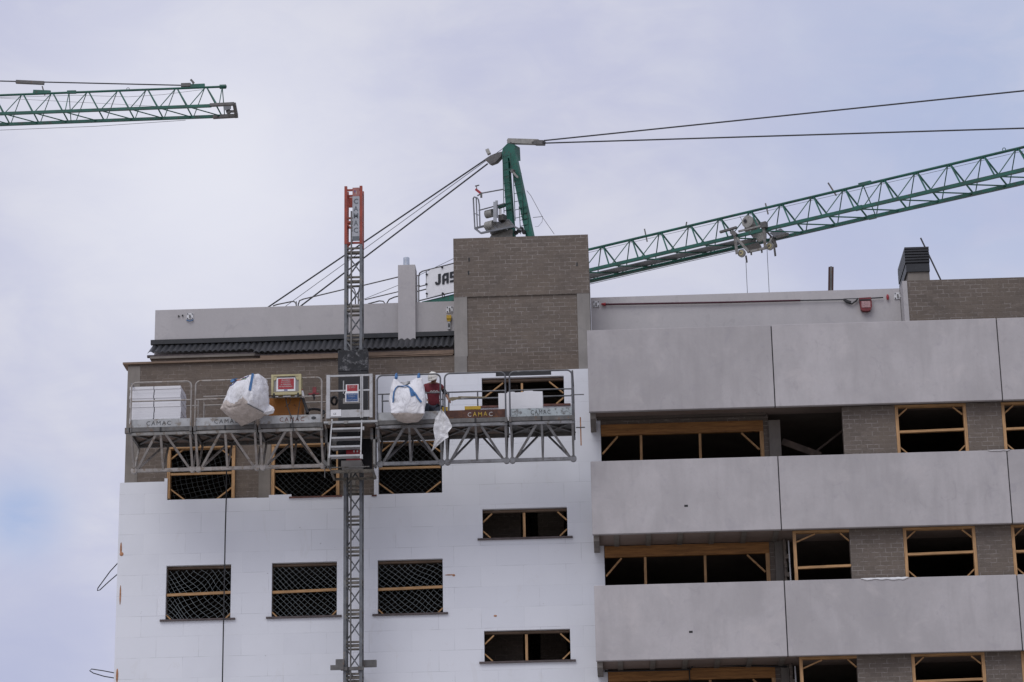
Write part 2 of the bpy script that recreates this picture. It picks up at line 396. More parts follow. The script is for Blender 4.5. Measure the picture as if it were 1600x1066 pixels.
def thing(name, loc, label, cat, group=None):
    o = bpy.data.objects.new(name, None); COL.objects.link(o); o.location = Vector(loc); o.empty_display_size = .3
    return tag(o, label, cat, group)
def sheet(rects, holes, y0, y1, mb=None):
    """wall layer: union of (x0,x1,z0,z1) rects minus holes, outer skin only"""
    mb = mb or MB()
    xs = sorted({round(v, 4) for r in rects+holes for v in r[:2]}); zs = sorted({round(v, 4) for r in rects+holes for v in r[2:]})
    nx, nz = len(xs)-1, len(zs)-1
    def inside(i, j):
        if not (0 <= i < nx and 0 <= j < nz): return False
        x = (xs[i]+xs[i+1])/2; z = (zs[j]+zs[j+1])/2
        return any(a < x < b and c < z < d for a, b, c, d in rects) and not any(a < x < b and c < z < d for a, b, c, d in holes)
    vid = {}
    def V(i, j, k):
        if (i, j, k) not in vid:
            vid[(i, j, k)] = len(mb.v); mb.v.append(Vector((xs[i], y0 if k == 0 else y1, zs[j])))
        return vid[(i, j, k)]
    for i in range(nx):
        for j in range(nz):
            if not inside(i, j): continue
            mb.face([V(i,j,0), V(i+1,j,0), V(i+1,j+1,0), V(i,j+1,0)])
            mb.face([V(i,j,1), V(i,j+1,1), V(i+1,j+1,1), V(i+1,j,1)])
            if not inside(i-1, j): mb.face([V(i,j,1), V(i,j,0), V(i,j+1,0), V(i,j+1,1)])
            if not inside(i+1, j): mb.face([V(i+1,j,0), V(i+1,j,1), V(i+1,j+1,1), V(i+1,j+1,0)])
            if not inside(i, j-1): mb.face([V(i,j,1), V(i+1,j,1), V(i+1,j,0), V(i,j,0)])
            if not inside(i, j+1): mb.face([V(i,j+1,0), V(i+1,j+1,0), V(i+1,j+1,1), V(i,j+1,1)])
    return mb

# ------------------------------------------------------------------ ground
g = MB().box(-1500, 1500, -1500, 1500, -.5, 0).build('ground', mat='pale_ground'); g['kind'] = 'structure'

# ================================================================== the apartment building
YI, YB, YP, YR = .25, .37, -1.1, -.8
Z0, HP, ST = 12.763, 1.775, 3.0
XL = -10.65
bld = thing('apartment_building', (0, 5, 0), 'unfinished apartment block, white insulated wall on the left, grey balcony panels on the right', 'building')

WA = [(-9.46, -7.89), (-6.905, -5.335), (-4.355, -2.79)]       # window columns of the left wall
ZA = (14.28, 15.60); ZBW = (17.23, 18.53)
SM = [(-1.82, .225, 13.065, 13.81), (-1.82, .225, 16.06, 16.79), (-1.79, .225, 19.38, 20.10)]
holes = [(a, b, *ZA) for a, b in WA] + [(a, b, 11.28, 12.60-1.0) for a, b in WA] + SM
holesB = [(a-.04, b+.04, ZBW[0], ZBW[1]+.03) for a, b in WA[:2]] + [(WA[2][0]+.02, WA[2][1]+.01, ZBW[0], ZBW[1])]
holes = [(a, b, *ZA) for a, b in WA] + SM
# brick wall
MBk = sheet([(XL+.10, .93, 0, 20.74)], holes + holesB, YB, YB+.24)
MBk.use('brick_warm'); MBk.m = [0]*len(MBk.f)
MBk.build('brick_wall', bld)
# other walls of the left block, slabs, roof
for q_ in ((XL+.10, XL+.34, YB+.24, 13, 0, 20.73), (XL+.10, 16, 13, 13.24, 0, 20.73), (15.76, 16, -.56, 13, 0, 22.3)): MB().use('brick').box(*q_).build('side_wall', bld)
for z in [Z0+ST*k+.04 for k in range(-4, 2)]: MB().use('concrete_dark').box(XL+.36, .95, YB+.26, 12.98, z, z+.30).build('floor_slab', bld)
MB().use('concrete_dark').box(XL+.36, 15.7, YB+.26, 12.98, 20.45, 20.70).build('roof_slab', bld)
for q_ in [(XL+.36, .97, 5.0, 5.15, 20.44)]+[(x, x+.12, YB+.26, 4.98, 20.43) for x in (-7.40, -4.9, -2.3)]+[(-2.17, -.95, 1.9, 2.0, 20.41), (-.55, .1, 2.6, 2.7, 20.40)]:
    MB().use('brick_inner').box(*q_[:4], 0, q_[4]).build('partition_wall', bld)   # inner partitions

# insulation
ins = sheet([(XL, -9.54, 0, 17.70), (-9.54, -7.30, 0, 17.235), (-9.56, -9.485, 17, 17.78), (-7.30, -6.92, 0, 17.225), (-7.0, -6.45, 0, 17.29), (-6.45, -4.44, 0, 17.215),
             (-4.44, -4.335, 0, 18.58), (-4.44, 1.09, 0, 17.235), (-4.40, 1.09, 18.545, 20.26), (-2.785, 1.09, 17, 20.26)],
            holes + [(WA[2][0]+.02, WA[2][1], ZBW[0], ZBW[1]+.02), (-1.44, -.08, 20.13, 20.4)], YI, YB-.002)
ins.use('eps'); ins.m = [0]*len(ins.f)
ins.build('insulation_layer', bld)
mb = MB().use('eps'); mb.box(XL, XL+.098, YB, 13.2, 0, 17.70); mb.build('side_insulation', bld)
mb = MB().use('black'); mb.box(-1.44, -.08, YI+.06, YB-.006, 20.135, 20.27); mb.build('recess_shade_strip', bld)  # black slab paints in the shade of the bare brick recess
# leftovers of fixing foam
for px, py, w, h in ((187, 858, .05, .34), (188, 866, .10, .10), (186, 930, .04, .5), (181, 1056, .06, .35), (701, 898.5, .26, .03), (707, 899, .07, .06), (772, 962.5, .08, .05)):
    p = P(px, py, YI); MB().use('foam').ball((p.x+.03, YI, p.z), w/2, .018, h/2, 10, 6).build('foam_patch', bld)

def window_left(a, b, z0, z1, kind):
    m = MB().use('timber_old')
    yf = YB+.05
    m.box(a+.002, b-.002, yf, yf+.1, z1-.05, z1-.002)                       # head board
    w = m.build('window', bld); MB().use('black').box(a+.002, b-.002, yf+.06, yf+.10, z0+.002, z0+.03).build('threshold', w)
    s = MB().use('sill'); s.box(a-.12, b+.12, YI-.06, YI+.05, z0-.045, z0-.004); s.build('sill', w)
    if kind == 'mesh':
        c = MB().use('timber'); zc = z0+(z1-z0)*.47
        c._bar(Vector((a+.01, YI+.07, zc-.01)), Vector((b-.01, YI+.07, zc+.02)), Vector((0,.025,0)), Vector((0,0,.032))); c.build('crossbar', w)
        for s_, x in ((1, a), (-1, b)):
            c = MB().use('timber'); c.bar((x+s_*.01, YI+.09, z0+.13), (x+s_*.13, YI+.09, z0+.01), .03, .05, (0, 1, 0)); c.build('brace', w)
    else:
        c = MB().use('timber_up'); xm = (a+b)/2-.02; c.box(xm-.03, xm+.03, YI+.1, YI+.14, z0+.03, z1-.09); c.build('strut', w)
        for s_, x in ((1, a), (-1, b)):
            for zz, dz in ((z1-.09, -1), (z0+.02, 1)):
                L = .22 if dz < 0 else .18
                c = MB().use('timber'); c.bar((x+s_*.01, YI+.09, zz+dz*L), (x+s_*L*1.05, YI+.09, zz+dz*.01), .03, .06, (0, 1, 0)); c.build('brace', w)
    return w
for a, b in WA: window_left(a, b, *ZA, 'mesh')
for r in SM[:2]: window_left(*r, 'bar')
# top small window (behind the platform)
a, b, z0, z1 = SM[2]
w = MB().use('timber_old').box(a+.01, b-.01, YB+.02, YB+.12, z1-.07, z1-.01).build('window', bld)
MB().use('sill_red').box(a-.05, b+.15, YI-.05, YI+.04, z0-.05, z0-.004).build('sill', w)
for p, q in (((a+.03, z1-.5), (a+.52, z1-.12)), ((b-.36, z1-.12), (b-.02, z1-.42)), ((b-.2, z0+.03), (b-.02, z0+.18))):
    MB().use('timber').bar((p[0], YI+.09, p[1]), (q[0], YI+.09, q[1]), .03, .06, (0, 1, 0)).build('brace', w)
MB().use('timber_up').box((a+b)/2-.05, (a+b)/2, YI+.1, YI+.14, z0+.02, z1-.13).build('strut', w)
# the three top windows with timber frames
for i, (a, b) in enumerate(WA):
    z0, z1 = ZBW
    m = MB().use('timber_up')
    if i < 2:
        m.box(a-.045, a+.03, YI+.03, YB+.10, z0+.05, z1); m.box(b-.03, b+.045, YI+.03, YB+.10, z0+.02, z1)
    m.use('timber'); m.box(a-.045, b+.045, YI+.02, YB+.10, z1+.002, z1+.075)
    w = m.build('window', bld)
    MB().use('timber').box(a+.035, b-.035, YI+.05, YI+.09, z0+.635, z0+.69).build('crossbar', w)
    for s_, x in ((1, a+.03), (-1, b-.03)):
        MB().use('timber').bar((x, YI+.1, z0+.30), (x+s_*.36, YI+.1, z0+.02), .03, .055, (0, 1, 0)).build('brace', w)
        if i != 1: MB().use('timber').bar((x, YI+.1, z1-.25), (x+s_*.3, YI+.1, z1-.01), .03, .05, (0, 1, 0)).build('brace', w)
    m = MB().use('sill_red'); m.box(b-.1, b+.16, YI+.01, YI+.2, z0-.03, z0+.005) if i == 0 else m.box(a+.4, b+.12, YI-.03, YI+.1, z0-.04, z0-.004) if i == 1 else m.box(a-.14, a-.02, YI-.02, YI+.1, z0-.05, z0-.01)
    m.build('sill', w)
# concrete columns showing in the bare wall
for c_ in ((XL+.09, XL+.40, 17.71, 20.70), (-7.27, -6.98, 17.24, 18.62), (-5.21, -4.9, 17.24, 18.6)):
    MB().use('concrete').box(c_[0], c_[1], YB-.012, YB+.02, c_[2], c_[3]).build('column', bld)
# wall cap and set-back ledges under the tiles
mb = MB().use('timber_old'); mb.box(XL-.03, -5.25, YB-.08, YB+.5, 20.745, 20.79); mb.box(-5.25, -2.50, YB-.03, YB+.5, 20.745, 20.765)
mb.build('wall_cap', bld)
mb = MB().use('brick_warm'); mb.box(-10.02, -2.48, .62, 1.15, 20.80, 20.945)
mb.use('concrete'); mb.box(-10.06, -7.30, .56, 1.15, 20.95, 21.005); mb.use('timber_old'); mb.box(-7.28, -2.48, .40, .60, 20.80, 20.90)
mb.build('ledge', bld)
# corrugated tile roofing
def tiles(mb, x0, x1, ye, ze, yt, zt, pitch=.148, amp=.024):
    n = int((x1-x0)/pitch*8); base = len(mb.v)
    for k, (yy, zz) in enumerate(((ye, ze), ((ye+yt)/2, (ze+zt)/2), (yt, zt))):
        for lay in (0, 1):
            for i in range(n+1):
                x = x0+(x1-x0)*i/n; t = 2*math.pi*(x-x0)/pitch
                mb.v.append(Vector((x, yy, zz+amp*(abs(math.sin(t/2))*2-1)-.012*lay)))
    N = n+1
    for k in range(2):
        for i in range(n):
            b0 = base+k*2*N; b1 = base+(k+1)*2*N
            mb.face([b0+i, b0+i+1, b1+i+1, b1+i]); mb.face([b0+N+i+1, b0+N+i, b1+N+i, b1+N+i+1])
    for i in range(n): mb.face([base+i, base+N+i, base+N+i+1, base+i+1])
    return mb
mb = tiles(MB().use('tile'), -10.12, -7.42, .56, 21.12, 1.18, 21.50)
tiles(mb, -7.45, -2.49, .34, 20.985, 1.18, 21.50)
mb.box(-10.15, -2.48, 1.10, 1.195, 21.50, 21.62)
rf = mb.build('tiled_roof', bld)
mb = MB().use('sill'); mb.box(-10.14, -7.43, .62, .70, 21.01, 21.065); mb.box(-7.43, -2.49, .42, .50, 20.905, 20.935); mb.build('eaves_gap_shade', rf)  # dark strips paint in the shaded gap under the tiles
# parapets
for a, b, z in ((-10.07, -2.46, 22.44), (.935, 8.66, 22.42)): MB().use('plaster').box(a, b, 1.2, 1.45, 20.7, z).build('parapet', bld)
mb = MB().use('plaster'); mb.box(-3.905, -3.47, 1.06, 1.6, 21.40, 23.40); ch = mb.build('chimney', bld)
mb = MB().use('galv'); c = P(635, 415, 1.33); mb.tube([(c.x, 1.33, 23.3), (c.x, 1.33, 23.68)], .08, 16); mb.tube([(c.x, 1.33, 23.46), (c.x, 1.33, 23.475)], .086, 16); mb.build('flue_pipe', ch, smooth=False)
mb = MB().use('brick'); mb.box(8.79, 16.0, .60, .84, 20.7, 22.41); mb.build('brick_parapet', bld)
mb = MB().use('plaster'); mb.box(8.67, 8.785, .60, 1.44, 20.7, 22.405); mb.build('parapet_return', bld)
# stair tower
mb = MB().use('brick'); mb.box(-2.455, .915, YB-.025, 4.6, 22.25, 23.80); mb.box(-2.13, .60, YB+.01, 4.58, 20.74, 22.25); tw = mb.build('stair_tower', bld)
for a, b, z in ((-2.455, -2.13, 20.70), (.60, .912, 20.2)): MB().use('concrete_pale').box(a, b, YB-.02, 4.59, z, 22.249).build('column', tw)
mb = MB().use('concrete_pale'); mb.box(-2.46, -2.15, YB-.03, YB+.01, 20.27, 20.70); mb.build('column', tw)
for px, py in ((733, 405.5), (732, 426), (901.5, 413)):
    p = P(px, py, YB-.025); MB().use('black').box(p.x-.018, p.x+.018, YB-.03, YB-.02, p.z-.055, p.z+.045).build('putlog_hole', tw)

# balcony front panels
XJ = [.831, 5.257, 10.636, 16.02]
first = None
for k in range(-4, 3):
    zb = Z0+ST*k; zt = zb+HP if k < 2 else 20.806
    for i in range(3):
        g_ = .012
        m = MB().use('panel'); x0 = XJ[i]+(g_ if i else 0); x1 = XJ[i+1]-g_
        m.box(x0, x1, YP, YP+.13, zb, zt)
        o = m.build('balcony_panel', bld)
        bv = o.modifiers.new('b', 'BEVEL'); bv.width = .012; bv.segments = 2
for px, py in ((1072, 790.5), (1079.5, 987.5)):
    p = P(px, py, YP); MB().use('black').box(p.x-.042, p.x+.042, YP-.004, YP+.02, p.z-.025, p.z+.025).build('drain_hole', bld)
for k in range(-4, 3):
    zb = Z0+ST*k
    for i in (1, 2): MB().use('black').box(XJ[i]-.011, XJ[i]+.011, YP+.05, YP+.12, zb+.01, (zb+HP if k < 2 else 20.806)-.02).build('joint_filler', bld)
# right block: balcony slabs, soffits, back walls
sof = MB().use('soffit'); slab = MB().use('concrete_dark')
for k in range(-4, 3):
    zb = Z0+ST*k; zs = zb+(.225 if k == 2 else .04)
    sof.box(.86, 15.7, YP+.132, YI+.10, zs, zs+.22)
    slab.box(.97, 15.74, YI+.102, 12.97, zs+.005, zs+.25)
    if k < 2:
        for j in range(7):
            x = PX(963.5, 840, -.4)+j*.752
            if x < 5.6: sof.use('concrete'); sof.box(x-.06, x+.06, YP+.14, YI+.09, zs-.035, zs+.01); sof.use('soffit')
    else:
        sof.use('concrete_dark'); sof.box(1.0, 5.1, YI-.10, YI+.098, zs-.06, zs+.01); sof.use('soffit')
sof.build('balcony_soffit', bld); slab.build('floor_slab', bld)
for k in range(-4, 3):
    zb = Z0+ST*k; MB().use('concrete').box(.852, .985, YP+.14, YI-.004, zb-.13, zb+.10).build('bracket', bld)
XW = [(5.53, 6.86), (8.11, 9.80), (10.63, 12.32), (13.5, 15.2)]
for k in range(-4, 3):
    zb = Z0+ST*k; zf = zb-ST+.04
    # brick piers in the outer plane
    for a, b in ((6.86, 8.11), (9.80, 10.63), (12.32, 13.5), (15.2, 15.75)): MB().use('brick').box(a, b, YR, YR+.24, zf+.28, zb+.03).build('brick_pier', bld)
    # timber window formwork
    for i, (a, b) in enumerate(XW):
        if i == 0 and k == 2: continue
        hd = zb+.03; top = hd-.055 if i else hd-.06
        m = MB().use('timber_up'); yy = YR-.01
        m.box(a+.003, a+.075, yy, yy+.14, zf+.7, top)
        if i: m.box(b-.075, b-.003, yy, yy+.14, zf+.7, top)
        m.use('timber'); m.box(a+.003, b-.003, yy, yy+.14, top+.002, hd-.002)
        w = m.build('window', bld)
        zc = zb-.62 if k == 2 else zb-.60
        if i == 0: zc = zb-.85
        c = MB().use('timber'); c._bar(Vector((a+.08, yy+.05, zc-.012)), Vector((b-(.08 if i else .005), yy+.05, zc+.012)), Vector((0, .05, 0)), Vector((0, 0, .028))); c.build('crossbar', w)
        for s_, x in ((1, a+.08), (-1, b-(.08 if i else .01))):
            L = (.45 if s_ > 0 else .2) if i == 0 else .22
            c = MB().use('timber'); c.bar((x, yy+.1, top-.20), (x+s_*L, yy+.1, top-.01), .03, .05, (0, 1, 0)); c.build('brace', w)
            if i: c = MB().use('timber'); c.bar((x, yy+.1, zb-.99), (x+s_*.24, yy+.1, zb-1.22), .03, .055, (0, 1, 0)); c.build('brace', w)
    # loggia back wall: big timber window, column, toothed brick edge
    hd = zb+.02 if k < 2 else zb+.05
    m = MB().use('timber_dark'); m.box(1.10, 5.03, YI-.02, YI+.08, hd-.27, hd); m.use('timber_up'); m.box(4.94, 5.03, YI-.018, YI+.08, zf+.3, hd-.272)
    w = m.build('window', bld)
    for px in (2.05, 3.48):
        MB().use('timber_up')._bar(Vector((px+.015, YI+.04, hd-.28)), Vector((px-.015, YI+.04, zf+.3)), Vector((.03, 0, 0)), Vector((0, .03, 0))).build('strut', w)
    MB().use('timber').bar((1.12, YI+.05, hd-.72), (1.5, YI+.05, hd-.29), .04, .06, (0, 1, 0)).build('brace', w)
    MB().use('timber').bar((4.92, YI+.05, hd-.72), (4.5, YI+.05, hd-.29), .04, .06, (0, 1, 0)).build('brace', w)
    m = MB().use('brick')
    m.box(5.032, 5.16, YI, YI+.2, zf+.28, hd+.01)
    if k == 2: m.box(1.02, 5.16, YI+.02, YI+.2, hd+.012, zb+.21)
    m.build('back_wall', bld)
    MB().use('concrete').box(5.162, 5.44, YI-.06, YI+.25, zf+.28, zb+.035).build('column', bld)
    if k < 2:
        m = MB().use('brick')
        for j in range(12):
            m.box(5.35, 5.50 if j % 2 == 0 else 5.42, YI-.30, YI-.07, zf+.30+j*.22, zf+.30+j*.22+.11)
        m.box(5.35, 5.40, YI-.28, YI-.08, zf+.29, zb+.02); m.build('toothed_brick_edge', bld)
        m = MB().use('alu'); m.tube([(5.47, -.45, zf+.3), (5.45, -.45, zb-.12)], .018, 8); m.build('conduit', bld)
for q_ in ((.98, 15.7, 6.0, 6.2), (.985, 1.08, YB+.26, 5.98), (8.0, 8.12, YB, 5.97), (10.2, 10.32, YB, 5.97)): MB().use('brick_inner').box(*q_, 0, 20.4).build('partition_wall', bld)
mb = MB().use('deck')                                     # loose props inside the open bay
mb.bar(P(1222, 690, .8), P(1282, 712, .8), .16, .06, (0, 1, 0)); mb.build('prop', bld)
MB().use('deck').bar(P(1272, 708, 1.0), P(1322, 669, 1.0), .05, .05, (0, 1, 0)).build('prop', bld)
mb = MB().use('cable'); z = Z0-ST+.0
mb.tube([P(945, 1049, YI-.05), P(1050, 1047, YI-.05), P(1078, 1046, YI-.05), P(1083, 1040, YI-.2), P(1110, 1038.5, YI-.2), P(1230, 1042, YI-.1)], .022, 6)
mb.tube([P(1077, 1047, YI-.06), P(1078, 1066, YI-.06)], .015, 6); mb.build('cable', bld)

# ------------------------------------------------------------------ safety nets
def net(a, b, z0, z1, Y, label, sp=.115, seed=1, amp=.05, ang=45, mt='net'):
    m = MB().use(mt); rnd = random.Random(seed)
    o = Vector((seed*3.7, seed*1.3, 0)); cx, cz = (a+b)/2, (z0+z1)/2; R = (b-a)
    ca, sa = math.cos(math.radians(ang)), math.sin(math.radians(ang))
    def warp(x, z):
        q = Vector((x*1.3, z*1.3, 0))+o
        return x+amp*1.6*mnoise.noise(q), Y+.05*mnoise.noise(q*1.2+Vector((9, 3, 1))), z+amp*1.6*mnoise.noise(q+Vector((4.2, 7.1, 2)))-.10*math.cos((x-cx)/R*2.4)*amp/.05*.4
    n = int(R*1.5/sp)
    for fam in (0, 1):
        for k in range(-n, n+1):
            seg = []
            def flush():
                if len(seg) > 1: m.tube(list(seg), .0034, 3, False)
                seg.clear()
            for t in range(-60, 61):
                s = k*sp; l = t*R*1.5/60
                u, w = (s, l) if fam == 0 else (l, s)
                x = cx+u*ca-w*sa; z = cz+u*sa*.9+w*ca*.9
                x, y, z = warp(x, z)
                if a+.004 < x < b-.004 and z0+.005 < z < z1-.005: seg.append(Vector((x, y, z)))
                else: flush()
            flush()
    o = m.build('safety_net', loc=(cx, Y, z0))
    return tag(o, label, 'safety net', 'nets tied across the window openings')
net(*WA[0], ZA[0], ZA[1]-.08, YB+.02, 'loose wavy white net across the lower window crossed by the black rope', seed=1, amp=.11, ang=38, sp=.12)
net(*WA[1], ZA[0], ZA[1]-.08, YB+.02, 'taut white diamond net across the lower window just left of the mast', seed=2, amp=.035, ang=45, sp=.108)
net(*WA[2], ZA[0], ZA[1]-.08, YB+.02, 'white net across the lower window just right of the mast', seed=3, amp=.06, ang=50, sp=.112)
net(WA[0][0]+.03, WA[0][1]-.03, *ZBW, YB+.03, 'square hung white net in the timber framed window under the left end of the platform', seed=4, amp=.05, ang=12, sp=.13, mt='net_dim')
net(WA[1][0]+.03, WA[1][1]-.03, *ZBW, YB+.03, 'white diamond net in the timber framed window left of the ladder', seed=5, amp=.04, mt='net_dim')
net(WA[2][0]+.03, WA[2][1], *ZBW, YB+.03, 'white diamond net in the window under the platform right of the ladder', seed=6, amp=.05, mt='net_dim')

# ================================================================== mast climber: mast
YM0, YM1 = -.92, -.48
MX0, MX1 = -5.055, -4.615
mast = thing('climber_mast', ((MX0+MX1)/2, -.7, 0), 'tall square lattice mast with a red top section and vertical lettering', 'mast')
mb = MB().use('mast_steel')
for x in (MX0, MX1-.065):
    for y in (YM0, YM1-.065): mb.box(x, x+.065, y, y+.065, 0, 23.27)
mb.build('mast_leg', mast)
mb = MB().use('mast_cross'); z = 1.0; LV = []
zz = 23.17
while zz > 10.5: LV.append(zz); zz -= .752
for k, z in enumerate(LV):
    for dz in (0, -.10):
        mb.box(MX0+.067, MX1-.067, YM0+.008, YM0+.05, z+dz-.022, z+dz+.022); mb.box(MX0+.067, MX1-.067, YM1-.05, YM1-.008, z+dz-.022, z+dz+.022)
        mb.box(MX0+.008, MX0+.05, YM0+.067, YM1-.067, z+dz-.022, z+dz+.022); mb.box(MX1-.05, MX1-.008, YM0+.067, YM1-.067, z+dz-.022, z+dz+.022)
mb.build('mast_frame', mast)
mb = MB().use('mast_steel')
for z in LV:
    a, b = z-.13, z-.62
    s = 1 if True else -1
    mb.bar((MX0+.05, YM0+.03, a), (MX1-.05, YM0+.03, b), .03, .03); mb.bar((MX1-.05, YM1-.03, a), (MX0+.05, YM1-.03, b), .03, .03)
    mb.bar((MX0+.03, YM0+.05, a), (MX0+.03, YM1-.05, b), .03, .03); mb.bar((MX1-.03, YM1-.05, a), (MX1-.03, YM0+.05, b), .03, .03)
mb.build('mast_brace', mast)
mb = MB().use('steel_dark'); xr = MX0+.175; mb.box(xr-.018, xr+.018, YM0-.035, YM0+.02, 0, 24.13); mb.build('gear_rack', mast)
mb = MB().use('red_steel'); zb, zt = 23.28, 24.80
for x in (MX0, MX1-.065):
    for y in (YM0, YM1-.065): mb.box(x-.002, x+.067, y-.002, y+.067, zb, zt)
for z in (zb+.03, 23.86, 23.96, zt-.10):
    mb.box(MX0+.067, MX1-.067, YM0+.005, YM0+.045, z-.022, z+.022); mb.box(MX0+.067, MX1-.067, YM1-.045, YM1-.005, z-.022, z+.022)
    mb.box(MX0+.005, MX0+.045, YM0+.067, YM1-.067, z-.022, z+.022); mb.box(MX1-.045, MX1-.005, YM0+.067, YM1-.067, z-.022, z+.022)
mb.bar((MX0+.05, YM1-.03, zb+.08), (MX1-.05, YM1-.03, 23.84), .03); mb.bar((MX1-.05, YM0+.03, zb+.08), (MX0+.05, YM0+.03, 23.84), .03)
mb.bar((MX0+.05, YM1-.03, zt-.12), (MX1-.05, YM1-.03, zt-.55), .03)
mb.box(MX0+.07, MX0+.20, YM1-.06, YM1-.045, zt-.42, zt-.15)
mb.box(MX1-.045, MX1-.015, YM0+.07, YM1-.07, zb+.06, zt-.13)
red = mb.build('top_section', mast)
mb = MB().use('plate_grey'); sx0, sx1 = MX0+.20, MX1-.068
mb.box(sx0, sx1, YM0-.012, YM0-.002, zb+.07, 24.52); mb.use('faded_red'); mb.box(sx0, sx1, YM0-.012, YM0-.002, 24.522, 24.75); mb.use('grey_mid'); mb.box(sx0, sx1, YM0-.016, YM0-.0125, zb+.07, zb+.19)
mb.use('print_blue'); mb.box(sx0+.05, sx0+.07, YM0-.015, YM0-.0125, 24.62, 24.68); mb.use('ink_white'); mb.box(sx0+.085, sx0+.10, YM0-.015, YM0-.0125, 24.57, 24.66)
sg = mb.build('sign_plate', red)
mb = MB().use('grey_mid')
for k, chh in enumerate('CAMAC'):
    mb.text(chh, ((sx0+sx1)/2, YM0-.0175, 24.32-k*.190), (1, 0, 0), (0, 0, 1), .135, .11, bold=.012)
mb.build('lettering', sg)
# wall tie at the bottom of the picture
mb = MB().use('steel_dark'); p0 = P(517, 1045, -.9); p1 = P(588, 1036, -.7)
mb.box(p0.x, MX0+.02, YM0-.10, YM0-.04, p0.z-.05, p0.z+.06); mb.box(p0.x+.12, p0.x+.32, YM0-.08, YM0+.2, p0.z+.06, p0.z+.20); mb.box(MX1-.03, p1.x, YM1-.2, YM1-.1, p1.z-.08, p1.z+.08)
mb.bar((MX0+.1, YM1-.1, p0.z), (MX0+.1, YI, p0.z), .05); mb.bar((MX1-.1, YM1-.1, p0.z), (MX1-.1, YI, p0.z), .05); mb.box(MX0-.05, MX1+.05, YM0-.05, YM0-.01, p0.z-.06, p0.z+.02)
mb.build('wall_tie', mast)

# ================================================================== mast climber: platform
YF, YK = -2.1, -.98
ZD = 18.41
plat = thing('work_platform', (-4.8, -1.6, 18.3), 'long steel mast climbing work platform with truss bays and guard rails hanging on the mast', 'platform')
BAYS = [(-10.0, -8.515), (-8.475, -6.985), (-6.945, -5.42), (-4.17, -2.615), (-2.575, -1.085), (-1.045, .485)]
TOE = ['toe_grey', 'toe_grey', 'toe_grey', 'toe_grey', 'toe_rust', 'toe_blue']
RAILM = 'rail_steel'
def rounded_u(x0, x1, y, z0, z1, r=.12):
    pts = [(x0, y, z0)]
    for k in range(6):
        t = math.pi - k*math.pi/10; pts.append((x0+r+r*math.cos(t), y, z1-r+r*math.sin(t)))
    for k in range(6):
        t = math.pi/2 - k*math.pi/10; pts.append((x1-r+r*math.cos(t), y, z1-r+r*math.sin(t)))
    pts.append((x1, y, z0)); return pts
zmid = PZ(245, 627, YF); zback = PZ(310, 634, YK); zbackR = PZ(800, 621, YK)
